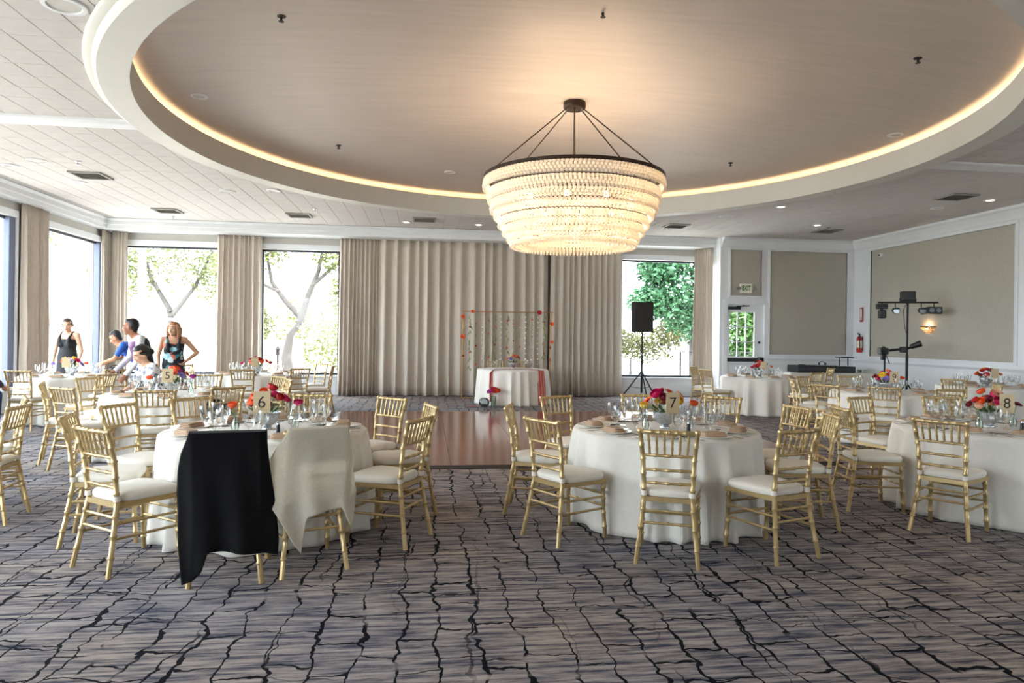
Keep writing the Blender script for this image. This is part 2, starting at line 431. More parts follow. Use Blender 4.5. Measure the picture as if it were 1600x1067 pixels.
tag(led, 'warm amber light strip hidden in the round ceiling cove', 'light strip')
# roof slab that keeps sun and sky out
struct('roof', MB().box(XL - 0.3, XR + 0.3, YR - 0.3, YB + 0.3, 4.8, 5.0), PLASTER, label='flat roof slab above the hall')

# left wall: tall windows between piers
LW = [(14.75, 17.08), (10.95, 13.72), (7.15, 9.95), (3.35, 6.15), (-0.3, 2.4)]
ZS, ZH = 0.46, 3.60
mb = MB()
mb.box(XL - 0.25, XL, YR, YB + 0.25, 0, ZS)
mb.box(XL - 0.25, XL, YR, YB + 0.25, ZH, 4.8)
edges = [YR] + sorted([v for w in LW for v in w]) + [YB + 0.25]
for i in range(0, len(edges), 2): mb.box(XL - 0.25, XL, edges[i], edges[i + 1], ZS, ZH)
struct('wall_left', mb, PLASTER, label='long window wall with grey beige piers')
wi = 0
def window_unit(axis, a, b, z0, z1, at, inward, label):
    """a frame, a dark inner bead, a pane and a sill; axis 'x' runs along X at y=at, 'y' along Y at x=at"""
    global wi; wi += 1
    def B(mb, a0, a1, d0, d1, z0, z1):
        lo, hi = sorted((at + d0 * inward, at + d1 * inward))
        if axis == 'x': mb.box(a0, a1, lo, hi, z0, z1)
        else: mb.box(lo, hi, a0, a1, z0, z1)
    f = MB()
    B(f, a - 0.06, b + 0.06, -0.02, 0.05, z1, z1 + 0.13); B(f, a - 0.06, a, -0.02, 0.05, z0, z1); B(f, b, b + 0.06, -0.02, 0.05, z0, z1)
    w = struct('window_%d' % wi, f, WHITE_PAINT, label=label)
    d = MB(); t = 0.05
    B(d, a, b, -0.12, -0.06, z1 - t, z1); B(d, a, b, -0.12, -0.06, z0, z0 + t); B(d, a, a + t, -0.12, -0.06, z0 + t, z1 - t); B(d, b - t, b, -0.12, -0.06, z0 + t, z1 - t)
    obj('window_frame', d, DARK_FRAME, w)
    p = MB(); B(p, a + t, b - t, -0.093, -0.087, z0 + t, z1 - t); obj('window_pane', p, GLASS_PANE, w)
    s = MB(); B(s, a - 0.08, b + 0.08, -0.05, 0.09, z0 - 0.05, z0); obj('window_sill', s, WHITE_PAINT, w)
    c = (a + b) / 2; zc = (z0 + z1) / 2; q = at - 0.2 * inward
    if axis == 'x': portal('window_portal', (c, q, zc), (-PI / 2, 0, 0) if inward < 0 else (PI / 2, 0, 0), b - a, z1 - z0)
    else: portal('window_portal', (q, c, zc), (0, -PI / 2, 0) if inward > 0 else (0, PI / 2, 0), z1 - z0, b - a)
    return w
for a, b in LW: window_unit('y', a, b, ZS, ZH, XL, 1, 'tall window in the long left wall')
# left windows: the photo shows a slate blue mullion beside the glass
m2 = mat('slate_mullion', rgb(96, 104, 128), 0.5, var=0.04)
struct('trim_4', MB().bevbox(XL - 0.10, XL + 0.02, 13.55, 13.74, ZS, ZH, 0.01), m2, label='slate blue window mullion')
struct('trim_5', MB().bevbox(XL - 0.10, XL + 0.02, 17.02, 17.10, ZS, ZH, 0.01), m2, label='thin slate blue window mullion in the corner')

# back wall with windows (and a blind wall behind the long curtain)
BW = [(-7.25, -4.95), (-4.05, -2.15), (5.05, 7.28)]
mb = MB()
mb.box(XL, 7.4, YB, YB + 0.25, 0, 0.50); mb.box(XL, 7.4, YB, YB + 0.25, 3.62, 4.8)
edges = [XL] + [v for w in BW for v in w] + [7.4]
for i in range(0, len(edges), 2): mb.box(edges[i], edges[i + 1], YB, YB + 0.25, 0.50, 3.62)
struct('wall_back', mb, PLASTER, label='grey beige window wall behind the curtains')
for (a, b), l in zip(BW, ('wide window near the left corner with a steel post outside', 'window onto a gnarled pale tree', 'window onto a dense green tree beside the exit wall')):
    window_unit('x', a, b, 0.50, 3.60, YB, -1, l)
# low panelled apron below the sills
struct('baseboard_back', MB().box(-7.5, 7.38, YB - 0.03, YB, 0.0, 0.14).box(-7.5, 7.38, YB - 0.02, YB, 0.14, 0.44), WHITE_PAINT, label='white apron panel under the back windows')

# soffits / pelmets over the window walls
prof = [(0, -0.22), (0.02, -0.22), (0.02, -0.14), (0.05, -0.12), (0.05, -0.04), (0.10, 0.0), (0.10, 0.02), (0, 0.02)]
mb = MB().box(XL, XL + 0.27, YR, 16.75, 3.89, HC + 0.012); mb.sweep(prof, (XL + 0.27, YR, HC), (XL + 0.27, 16.75, HC), (1, 0, 0))
struct('trim_6', mb, WHITE_PAINT, label='white pelmet above the left windows')
mb = MB().box(XL, 7.4, 16.75, YB, 3.89, HC + 0.012); mb.sweep(prof, (XL + 0.27, 16.75, HC), (7.36, 16.75, HC), (0, -1, 0))
struct('trim_7', mb, WHITE_PAINT, label='white pelmet above the back curtains')

# exit wall with door opening
mb = MB()
DX0, DX1, DZ = 7.56, 8.55, 2.42
mb.box(7.36, DX0, YE, YE + 0.16, 0, 4.8); mb.box(DX1, XR + 0.2, YE, YE + 0.16, 0, 4.8); mb.box(DX0, DX1, YE, YE + 0.16, DZ, 4.8)
mb.box(7.36, 7.5, YE + 0.16, YB + 0.25, 0, 4.8)
wx = struct('wall_exit', mb, WHITE_PAINT, label='white panelled wall with the exit door')
def panel(parent, axis, a, b, z0, z1, at, inward):
    def B(mb, a0, a1, d0, d1, z0, z1):
        lo, hi = sorted((at + d0 * inward, at + d1 * inward))
        if axis == 'x': mb.box(a0, a1, lo, hi, z0, z1)
        else: mb.box(lo, hi, a0, a1, z0, z1)
    p = MB(); B(p, a, b, 0, 0.006, z0, z1); q = obj('wallpaper_panel', p, WALLPAPER, parent)
    f = MB(); w = 0.055
    B(f, a - w, b + w, 0, 0.028, z1, z1 + w); B(f, a - w, b + w, 0, 0.028, z0 - w, z0); B(f, a - w, a, 0, 0.028, z0, z1); B(f, b, b + w, 0, 0.028, z0, z1)
    B(f, a - 0.02, b + 0.02, 0, 0.040, z1, z1 + 0.02); B(f, a - 0.02, b + 0.02, 0, 0.040, z0 - 0.02, z0); B(f, a - 0.02, a, 0, 0.040, z0, z1); B(f, b, b + 0.02, 0, 0.040, z0, z1)
    obj('panel_moulding', f, WHITE_PAINT, parent)
panel(wx, 'x', 7.62, 8.45, 2.64, 3.80, YE, -1)
panel(wx, 'x', 8.68, 10.78, 1.16, 3.80, YE, -1)
crown = [(0, -0.24), (0.03, -0.24), (0.03, -0.20), (0.06, -0.15), (0.12, -0.08), (0.17, -0.05), (0.17, 0.0), (0.19, 0.0), (0.19, 0.012), (0, 0.012)]
struct('trim_8', MB().sweep(crown, (7.38, YE, HC), (XR, YE, HC), (0, -1, 0)), WHITE_PAINT, label='white crown moulding above the exit wall')
struct('trim_9', MB().sweep(crown, (XR, YR, HC), (XR, YE, HC), (-1, 0, 0)), WHITE_PAINT, label='white crown moulding above the right wall')
rail = [(0, -0.05), (0.02, -0.05), (0.035, -0.02), (0.05, 0.0), (0.05, 0.03), (0, 0.03)]
struct('trim_10', MB().sweep(rail, (8.60, YE, 1.05), (XR, YE, 1.05), (0, -1, 0)), WHITE_PAINT, label='white chair rail on the exit wall')
struct('trim_11', MB().sweep(rail, (XR, YR, 1.03), (XR, YE, 1.03), (-1, 0, 0)), WHITE_PAINT, label='white chair rail on the right wall')
base = [(0, 0), (0.02, 0), (0.02, 0.12), (0.01, 0.15), (0, 0.15)]
struct('baseboard_right', MB().sweep(base, (XR, YR, 0), (XR, YE, 0), (-1, 0, 0)), WHITE_PAINT, label='white baseboard along the right wall')
struct('baseboard_exit', MB().sweep(base, (8.6, YE, 0), (XR, YE, 0), (0, -1, 0)), WHITE_PAINT, label='white baseboard along the exit wall')
wr = struct('wall_right', MB().box(XR, XR + 0.2, YR, YE, 0, 4.8), WHITE_PAINT, label='white right wall with tall wallpaper panels')
for a, b in ((11.55, 15.75), (6.85, 11.25), (2.15, 6.55), (-0.4, 1.85)): panel(wr, 'y', a, b, 1.16, 3.78, XR, -1)
RW = [(-6.6, -4.4), (7.6, 9.2)]  # wall behind the camera, out of view; its windows are added as frontal fill
mb = MB()
mb.box(XL - 0.25, XR + 0.2, YR - 0.2, YR, 0, 0.5); mb.box(XL - 0.25, XR + 0.2, YR - 0.2, YR, 3.4, 4.8)
edges = [XL - 0.25] + [v for w in RW for v in w] + [XR + 0.2]
for i in range(0, len(edges), 2): mb.box(edges[i], edges[i + 1], YR - 0.2, YR, 0.5, 3.4)
struct('wall_rear', mb, PLASTER, label='entrance side wall with added fill light windows')
for a, b in RW: window_unit('x', a, b, 0.5, 3.4, YR, 1, 'added fill light window in the unseen entrance side wall')

# exit door with nine panes
door = MB(); t = 0.022; yd = YE + 0.05
lx0, lx1, lz0, lz1 = 7.64, 8.31, 1.10, 2.22
door.box(DX0, lx0, yd, yd + 0.045, 0.01, DZ); door.box(lx1, DX1, yd, yd + 0.045, 0.01, DZ); door.box(lx0, lx1, yd, yd + 0.045, lz1, DZ); door.box(lx0, lx1, yd, yd + 0.045, 0.01, lz0)
door_o = struct('door_1', door, WHITE_PAINT, label='white exit door with nine glass panes and a black push bar')
for i in range(3):
    for j in range(3):
        w = (lx1 - lx0) / 3; h = (lz1 - lz0) / 3
        obj('door_pane', MB().box(lx0 + i * w + t / 2, lx0 + (i + 1) * w - t / 2, yd + 0.02, yd + 0.026, lz0 + j * h + t / 2, lz0 + (j + 1) * h - t / 2), GLASS_PANE, door_o)
for k in (1, 2):
    obj('glazing_bar', MB().box(lx0 + k * (lx1 - lx0) / 3 - t / 2, lx0 + k * (lx1 - lx0) / 3 + t / 2, yd + 0.004, yd + 0.041, lz0, lz1), WHITE_PAINT, door_o)
    obj('glazing_bar', MB().box(lx0, lx1, yd + 0.006, yd + 0.039, lz0 + k * (lz1 - lz0) / 3 - t / 2, lz0 + k * (lz1 - lz0) / 3 + t / 2), WHITE_PAINT, door_o)
pb = obj('push_bar', MB().bevbox(DX0 + 0.02, DX1 - 0.06, yd - 0.07, yd - 0.02, 0.97, 1.06, 0.012).bevbox(DX1 - 0.16, DX1 - 0.03, yd - 0.09, yd, 0.94, 1.08, 0.012).box(DX0 + 0.05, DX0 + 0.12, yd - 0.02, yd, 0.98, 1.05), BLACK, door_o)
obj('door_closer', MB().bevbox(7.60, 7.92, yd - 0.06, yd, 2.29, 2.36, 0.01).tube([(7.8, yd - 0.05, 2.37), (8.12, yd - 0.10, 2.385), (7.98, yd - 0.02, 2.40)], 0.012), BLACK, door_o)
obj('door_knob', MB().sphere((8.43, yd - 0.03, 1.46), 0.032).tube([(8.43, yd, 1.46), (8.43, yd - 0.03, 1.46)], 0.014), BLACK, door_o, smooth=40)
mb = MB(); 
mb.box(DX0 - 0.11, DX0, YE - 0.025, YE, 0, DZ + 0.11); mb.box(DX1, DX1 + 0.11, YE - 0.025, YE, 0, DZ + 0.11); mb.box(DX0, DX1, YE - 0.025, YE, DZ, DZ + 0.11)
struct('trim_12', mb, WHITE_PAINT, label='white casing around the exit door')

# dance floor: panels of dark wood in a black edge
DF = (-1.60, 5.08, 7.90, 13.55)
DWOOD = wood_floor_material()
df = thing('dance_floor', 'glossy reddish brown dance floor laid on the carpet', 'dance floor', ((DF[0] + DF[1]) / 2, (DF[2] + DF[3]) / 2, 0))
nx, ny = 7, 6
pw, ph = (DF[1] - DF[0]) / nx, (DF[3] - DF[2]) / ny
pme = MB().bevbox(-pw / 2 + 0.0012, pw / 2 - 0.0012, -ph / 2 + 0.0012, ph / 2 - 0.0012, 0.001, 0.028, 0.0015).mesh('floor_panel', [DWOOD])
for i in range(nx):
    for j in range(ny): link('floor_panel', pme, df, (-(DF[1] - DF[0]) / 2 + (i + .5) * pw, -(DF[3] - DF[2]) / 2 + (j + .5) * ph, 0))
hx, hy = (DF[1] - DF[0]) / 2, (DF[3] - DF[2]) / 2
for k in range(7):
    a = -hx + k * pw; eprof = [(0, 0.001), (0.10, 0.001), (0.10, 0.006), (0.0, 0.028)]
    obj('edge_ramp', MB().sweep(eprof, (a + 0.002, -hy, 0), (a + pw - 0.002, -hy, 0), (0, -1, 0)), BLACK_MATTE, df)
    obj('edge_ramp', MB().sweep(eprof, (a + 0.002, hy, 0), (a + pw - 0.002, hy, 0), (0, 1, 0)), BLACK_MATTE, df)
for k in range(6):
    a = -hy + k * ph
    for s in (-1, 1): obj('edge_ramp', MB().sweep(eprof, (s * hx, a + 0.002, 0), (s * hx, a + ph - 0.002, 0), (s, 0, 0)), BLACK_MATTE, df)

# ---------------------------------------------------------------- curtains
def curtain(name, label, p0, p1, nrm, z0, z1, pleats, amp, seed, dense=None, group=None):
    """pleated drape between two floor points; nrm points into the room"""
    r = random.Random(seed); p0, p1, nn = Vector(p0), Vector(p1), Vector(nrm)
    n = pleats * 10
    # irregular pleat widths
    ws = [r.uniform(0.7, 1.35) for _ in range(pleats)]
    if dense:
        ws = [w * (0.42 if (k / pleats < dense) else 1.15) for k, w in enumerate(ws)]
    tot = sum(ws); cum = [0]
    for w in ws: cum.append(cum[-1] + w / tot)
    hs = [r.uniform(0.6, 1.2) for _ in range(pleats)]
    ph = [r.uniform(-0.3, 0.3) for _ in range(pleats)]
    def fn(u, v):
        k = min(int(u * pleats), pleats - 1); f = u * pleats - k
        s = cum[k] + (cum[k + 1] - cum[k]) * f
        z = z0 + (z1 - z0) * v
        w = 1 - v
        a = amp * (0.55 + 0.45 * w) * hs[k]
        c = math.cos(2 * PI * f)
        d = a * (0.5 - 0.5 * c) ** 0.8 + 0.012 * math.sin(5 * z + k) * w
        lat = 0.018 * math.sin(2 * PI * f) * hs[k] + 0.02 * ph[k] * w * math.sin(2.2 * z + k)
        flare = (s - 0.5) * 0.05 * w
        P = p0.lerp(p1, s) + (p1 - p0).normalized() * (lat + flare) + nn * d
        return (P.x, P.y, z)
    mb = MB().grid(fn, n, 14)
    o = obj(name, mb, DRAPE, None, smooth=70)
    return tag(solidify(o, 0.006), label, 'curtain', group)
YC = 17.30
curtain('curtain', 'long closed taupe curtain behind the small round table', (-2.13, YC, 0), (3.09, YC, 0), (0, -1, 0), 0.015, 3.90, 26, 0.15, 1, dense=0.36)
curtain('curtain', 'taupe curtain between the closed curtain and the loudspeaker window', (3.17, YC, 0), (5.06, YC, 0), (0, -1, 0), 0.015, 3.90, 11, 0.13, 2)
curtain('curtain', 'gathered curtain between the two left back windows', (-5.03, YC, 0), (-3.99, YC, 0), (0, -1, 0), 0.015, 3.90, 9, 0.13, 3)
curtain('curtain', 'narrow gathered curtain beside the exit wall', (7.04, 17.32, 0), (7.31, 16.80, 0), (-0.80, -0.60, 0), 0.015, 3.90, 8, 0.09, 4)
curtain('curtain', 'gathered curtain in the window corner on the back wall', (-7.42, YC, 0), (-7.08, YC, 0), (0, -1, 0), 0.015, 3.90, 5, 0.08, 5)
curtain('curtain', 'gathered curtain in the window corner on the side wall', (-7.50, 16.95, 0), (-7.50, 17.25, 0), (1, 0, 0), 0.015, 3.90, 5, 0.07, 6)
for k, (a, b) in enumerate(((13.80, 14.72), (10.0, 10.9), (6.2, 7.1), (2.45, 3.3))):
    curtain('curtain', ['gathered curtain on the pier behind the woman in black', 'gathered curtain on the second window pier from the corner', 'gathered curtain on the third window pier from the corner', 'gathered curtain on the fourth window pier from the corner'][k], (-7.52, a, 0), (-7.52, b, 0), (1, 0, 0), 0.015, 3.90, 7, 0.10, 20 + k)

# ---------------------------------------------------------------- chandelier
def chandelier():
    th = thing('chandelier', 'wide tiered chandelier of glass beads hanging from the dome', 'chandelier', (1.93, 8.95, 0))
    beadm = MATS.get('bead') or None
    m, t, b, o = nt('glass_bead')
    b.inputs['Base Color'].default_value = (0.96, 0.92, 0.86, 1); b.inputs['Roughness'].default_value = 0.08; b.inputs['Specular IOR Level'].default_value = 0.7
    tr = N(t, 'ShaderNodeBsdfTranslucent'); tr.inputs['Color'].default_value = (1.0, 0.94, 0.84, 1)
    mx = N(t, 'ShaderNodeMixShader'); mx.inputs[0].default_value = 0.5
    t.links.new(b.outputs[0], mx.inputs[1]); t.links.new(tr.outputs[0], mx.inputs[2]); t.links.new(mx.outputs[0], o.inputs['Surface'])
    BR = mat('dark_bronze', rgb(58, 46, 38), 0.45, 0.7, var=0.05)
    obj('canopy', MB().lathe([(0, 4.662), (0.145, 4.662), (0.15, 4.65), (0.15, 4.59), (0.14, 4.575), (0.13, 4.565), (0, 4.56)], 32), BR, th, smooth=35)
    tiers = [(1.185, 3.60, 4), (1.125, 3.44, 4), (1.085, 3.30, 4), (1.03, 3.18, 3), (0.975, 3.07, 3), (0.915, 2.97, 3), (0.85, 2.88, 3)]
    obj('top_hoop', MB().lathe([(1.155, 3.60), (1.205, 3.60), (1.205, 3.645), (1.155, 3.645), (1.155, 3.60)], 96), BR, th, smooth=35)
    for k in range(6):
        a = 2 * PI * k / 6 + 0.32
        pa = Vector((0.12 * math.cos(a), 0.12 * math.sin(a), 4.565)); pb = Vector((1.17 * math.cos(a), 1.17 * math.sin(a), 3.64))
        obj('hanging_rod', MB().tube([pa, pb], 0.0085, 6), BR, th)
        e = MB().tube([pa + Vector((0.018 * math.cos(x) * math.cos(a), 0.018 * math.cos(x) * math.sin(a), -0.012 + 0.018 * math.sin(x))) for x in [2 * PI * i / 10 for i in range(10)]], 0.004, 5, closed=True)
        obj('rod_link', e, CHROME, th)
    ball = MB().sphere((0, 0, 0), 1.0, 6, 4); bv, bf = ball.v, ball.f
    def put(mb, x, y, z, r): mb._add([(x + p[0] * r, y + p[1] * r, z + p[2] * r) for p in bv], bf)
    for k, (r, z, rows) in enumerate(tiers):
        if k: obj('tier_hoop', MB().lathe([(r - 0.018, z + 0.012), (r + 0.006, z + 0.012), (r + 0.006, z + 0.026), (r - 0.018, z + 0.026), (r - 0.018, z + 0.012)], 80), BR, th, smooth=35)
        mb = MB(); d = 0.043
        rr = r; zz = z - 0.006
        for q in range(rows):
            cnt = int(2 * PI * rr / 0.052)
            for i in range(cnt):
                a = 2 * PI * (i + 0.5 * (q % 2)) / cnt
                put(mb, rr * math.cos(a), rr * math.sin(a), zz, d / 2 * (1.0 if q % 2 else 1.08))
            bulge = (0.012, 0.004, -0.006, -0.014)[q]; rr += bulge * 0.8; zz -= 0.039
        s = obj('bead_strands', mb, m, th, smooth=80); s['kind'] = 'stuff'
        s['label'] = 'ring of clear beads'
    mb = MB()
    for q in range(14):
        rr = 0.83 - q * 0.055; zz = 2.775 - 0.02 * math.cos(q * 0.2) + q * 0.002
        cnt = max(6, int(2 * PI * rr / 0.05))
        for i in range(cnt):
            a = 2 * PI * (i + 0.5 * (q % 2)) / cnt; put(mb, rr * math.cos(a), rr * math.sin(a), zz, 0.020)
            if q < 2: put(mb, rr * math.cos(a), rr * math.sin(a), zz - 0.034, 0.016)
    s = obj('bead_net', mb, m, th, smooth=80); s['kind'] = 'stuff'; s['label'] = 'flat net of beads closing the bottom'
    obj('bottom_hoop', MB().lathe([(0.62, 2.785), (0.64, 2.785), (0.64, 2.80), (0.62, 2.80), (0.62, 2.785)], 64), BR, th, smooth=35)
    BULB = emit('warm_bulb', (1.0, 0.80, 0.58, 1), 6.0)
    for k in range(10):
        a = 2 * PI * k / 10
        x, y = 0.80 * math.cos(a), 0.80 * math.sin(a)
        b1 = obj('bulb', MB().sphere((x, y, 3.28), (0.03, 0.03, 0.045), 10, 6), BULB, th, smooth=60)
        obj('bulb_socket', MB().tube([(x, y, 3.33), (x, y, 3.40)], 0.018), BR, b1)
        obj('bulb_arm', MB().tube([(x, y, 3.40), (x * 1.2, y * 1.2, 3.45), (x * 1.43, y * 1.43, 3.60)], 0.007, 6), BR, th)
    for k in range(5):
        a = 2 * PI * k / 5 + 0.2
        L = bpy.data.lights.new('chandelier_lamp', 'POINT'); L.energy = 12; L.color = (1.0, 0.76, 0.52); L.shadow_soft_size = 0.08
        q = bpy.data.objects.new('chandelier_lamp', L); COL.objects.link(q); q.parent = th; q.location = (0.62 * math.cos(a), 0.62 * math.sin(a), 3.25)
chandelier()
# ---------------------------------------------------------------- lettering
def text_mesh(body, size, depth, m, bold=0.0):
    cu = bpy.data.curves.new('lettering', 'FONT'); cu.body = body; cu.size = size; cu.extrude = depth; cu.offset = bold
    cu.align_x = 'CENTER'; cu.align_y = 'CENTER'; cu.resolution_u = 3
    o = bpy.data.objects.new('lettering', cu); COL.objects.link(o)
    dg = bpy.context.evaluated_depsgraph_get(); me = bpy.data.meshes.new_from_object(o.evaluated_get(dg))
    bpy.data.objects.remove(o); me.materials.clear(); me.materials.append(m)
    return me

# ---------------------------------------------------------------- gold ballroom chairs (face +Y locally)
def bamboo(pts, r, knots, n=7):
    """a turned tube with bamboo rings at the given fractions of its length"""
    pts = [Vector(p) for p in pts]
    seg = [0]
    for a, b in zip(pts[:-1], pts[1:]): seg.append(seg[-1] + (b - a).length)
    Lg = seg[-1]
    def at(f):
        d = f * Lg
        for i in range(len(pts) - 1):
            if d <= seg[i + 1] + 1e-9: return pts[i].lerp(pts[i + 1], (d - seg[i]) / max(1e-9, seg[i + 1] - seg[i]))
        return pts[-1]
    st = [(0, r), (1, r)] + [(s / Lg, r) for s in seg[1:-1]]
    for k in knots:
        e = 0.008 / Lg
        st += [(k - 1.3 * e, r), (k - 0.6 * e, r * 1.28), (k + 0.6 * e, r * 1.28), (k + 1.3 * e, r)]
    st = sorted([s for s in st if -1e-9 <= s[0] <= 1 + 1e-9])
    return MB().tube([at(f) for f, _ in st], [x for _, x in st], n)
CP = []     # (name, mesh) template list
def chair_templates():
    def add(nm, mb, m=GOLD, smooth=50): CP.append((nm, mb.mesh(nm, [m], smooth)))
    def post(z):   # rear post centre line x (half width) and y at height z
        tb = [(0.0, 0.205, -0.265), (0.22, 0.180, -0.225), (0.45, 0.158, -0.190), (0.70, 0.168, -0.215), (0.915, 0.188, -0.268)]
        for (a, xa, ya), (b, xb, yb) in zip(tb[:-1], tb[1:]):
            if z <= b: f = (z - a) / (b - a); return xa + (xb - xa) * f, ya + (yb - ya) * f
        return tb[-1][1:]
    for s in (-1, 1):
        zz = [0.0, 0.11, 0.22, 0.34, 0.45, 0.575, 0.70, 0.81, 0.915]
        add('rear_leg', bamboo([(s * post(z)[0], post(z)[1], z) for z in zz], 0.0165, (0.13, 0.27, 0.40, 0.55, 0.66, 0.77, 0.88, 0.985)))
    for s in (-1, 1):
        add('front_leg', bamboo([(s * 0.205, 0.215, 0.0), (s * 0.198, 0.200, 0.22), (s * 0.192, 0.195, 0.425)], 0.0165, (0.2, 0.45, 0.7, 0.9)))
    def hbar(z, r, nm, knots):
        x, y = post(z); add(nm, bamboo([(-x, y, z), (0, y - 0.012, z), (x, y, z)], r, knots))
    hbar(0.897, 0.0145, 'top_rail', (0.2, 0.35, 0.5, 0.65, 0.8))
    for z in (0.735, 0.635, 0.545): hbar(z, 0.0105, 'back_rail', (0.25, 0.5, 0.75))
    x1, y1 = post(0.897); x2, y2 = post(0.735)
    for k in range(1, 7):
        f = -1 + 2 * k / 7; c = -0.012 * (1 - abs(f))
        add('spindle', bamboo([(x2 * f, y2 + c, 0.735), (x1 * f, y1 + c, 0.897)], 0.0082, (0.3, 0.65), 6))
    for z in (0.355, 0.275):
        x, y = post(z); add('stretcher', bamboo([(-x, y, z), (x, y, z)], 0.0092, (0.25, 0.5, 0.75), 6))
    for z in (0.335, 0.245): add('stretcher', bamboo([(-0.197, 0.2, z), (0.197, 0.2, z)], 0.0092, (0.25, 0.5, 0.75), 6))
    for s in (-1, 1):
        for z in (0.315, 0.225):
            x, y = post(z); add('stretcher', bamboo([(s * x, y, z), (s * 0.198, 0.203, z)], 0.0092, (0.3, 0.6), 6))
    fr = MB(); ins = [(-0.165, -0.205), (0.165, -0.205), (0.215, 0.215), (-0.215, 0.215)]
    fr.prism(ins, 0.415, 0.447); add('seat_frame', fr, GOLD, 30)
    def cush(u, v):
        a = 2 * PI * u
        ca, sa = math.cos(a), math.sin(a)
        p = 0.42
        ex = (abs(ca) ** p) * (1 if ca >= 0 else -1); ey = (abs(sa) ** p) * (1 if sa >= 0 else -1)
        y = ey * 0.212 + 0.018; hw = 0.178 + (y + 0.2) * 0.115
        prof = [(0.0, 0.449), (0.97, 0.449), (1.0, 0.462), (1.0, 0.482), (0.96, 0.496), (0.80, 0.505), (0.45, 0.511), (0.0, 0.513)]
        k = v * (len(prof) - 1); i = min(int(k + 1e-6), len(prof) - 2); f = k - i
        r = prof[i][0] * (1 - f) + prof[i + 1][0] * f; z = prof[i][1] * (1 - f) + prof[i + 1][1] * f
        return (ex * hw * r, 0.018 + (y - 0.018) * r, z)
    add('cushion', MB().grid(cush, 32, 7, cu=True), CUSHION, 60)
    for s in (-1, 1):
        x, y = post(0.468)
        add('cushion_tie', MB().tube([(s * x, y, 0.455), (s * x, y, 0.487)], 0.0215, 10), CUSHION, 60)
chair_templates()
def chair(cx, cy, face, label, group=None):
    t = thing('ballroom_chair', label, 'chair', (cx, cy, 0.0), face - PI / 2, group)
    for nm, me in CP: link(nm, me, t)
    return t

# ---------------------------------------------------------------- round tables under cloths
TH = 0.755
def round_table(x, y, seed, tlabel, clabel, R=0.77, th=TH, group=None):
    t = thing('banquet_table', tlabel, 'table', (x, y, 0), 0, group)
    WOOD = mat('plywood', rgb(170, 140, 104), 0.6)
    obj('tabletop', MB().lathe([(0, th - 0.03), (R - 0.01, th - 0.03), (R - 0.005, th - 0.006), (0, th - 0.006)], 40), WOOD, t)
    for sx in (-1, 1):
        for sy in (-1, 1): obj('leg', MB().tube([(sx * 0.42, sy * 0.42, 0.0), (sx * 0.40, sy * 0.40, th - 0.03)], 0.016), BLACK_MATTE, t)
    r = random.Random(seed)
    nf = r.choice((17, 18, 19)); ph = [r.uniform(0, 6.28) for _ in range(4)]
    def fn(u, v):
        a = 2 * PI * u
        w = a + 0.16 * math.sin(2 * a + ph[0]) + 0.09 * math.sin(5 * a + ph[1])
        if v < 0.28:
            rr = R * min(1.0, v / 0.24); z = th if v < 0.24 else th - 0.006
            if v > 0.24: rr = R + 0.006
            return (rr * math.cos(a), rr * math.sin(a), z)
        f = (v - 0.28) / 0.72
        z = th - 0.012 - f * (th - 0.02)
        c = math.sin(nf * w + ph[2])
        amp = (0.004 + 0.066 * f ** 0.65) * (0.75 + 0.35 * math.sin(3 * a + ph[3]))
        rr = R + 0.010 + 0.035 * f + amp * ((c * abs(c) ** 0.3) if c > 0 else 0.55 * c)
        return (rr * math.cos(a), rr * math.sin(a), max(0.006, z))
    o = obj('tablecloth', MB().grid(fn, 208, 25, cu=True), LINEN, None, smooth=60, loc=(x, y, 0.0))
    tag(solidify(o, 0.003, -1.0), clabel, 'tablecloth', group)
    return t

# ---------------------------------------------------------------- tableware templates
def lathe_me(nm, prof, m, n=20): return MB().lathe(prof, n).mesh(nm, [m], 40)
WINE = lathe_me('wine_glass', [(0.0, 0.001), (0.034, 0.001), (0.033, 0.003), (0.006, 0.008), (0.0042, 0.02), (0.0040, 0.085), (0.010, 0.096), (0.030, 0.115), (0.039, 0.138), (0.040, 0.16), (0.034, 0.198), (0.033, 0.198), (0.039, 0.16), (0.029, 0.117), (0.0, 0.098)], CLEAR)
GOBLET = lathe_me('water_goblet', [(0.0, 0.001), (0.036, 0.001), (0.034, 0.004), (0.008, 0.010), (0.006, 0.05), (0.012, 0.062), (0.034, 0.085), (0.041, 0.12), (0.040, 0.165), (0.0385, 0.165), (0.039, 0.12), (0.032, 0.087), (0.0, 0.066)], CLEAR)
FLUTE = lathe_me('champagne_flute', [(0.0, 0.001), (0.031, 0.001), (0.029, 0.003), (0.005, 0.008), (0.004, 0.07), (0.012, 0.09), (0.024, 0.13), (0.027, 0.17), (0.024, 0.222), (0.023, 0.222), (0.026, 0.17), (0.022, 0.13), (0.0, 0.094)], CLEAR)
CHINA = mat('white_china', rgb(234, 230, 222), 0.25, var=0.01)
PLATE = lathe_me('dinner_plate', [(0.0, 0.0), (0.085, 0.0), (0.10, 0.004), (0.142, 0.014), (0.145, 0.017), (0.140, 0.018), (0.10, 0.009), (0.0, 0.007)], CHINA, 32)
BPLATE = lathe_me('bread_plate', [(0.0, 0.0), (0.05, 0.0), (0.06, 0.003), (0.083, 0.010), (0.083, 0.013), (0.058, 0.007), (0.0, 0.006)], CHINA, 24)
NAPK = mat('tan_napkin', rgb(186, 158, 132), 0.85, var=0.05, scale=40, bump=0.1, bscale=500)
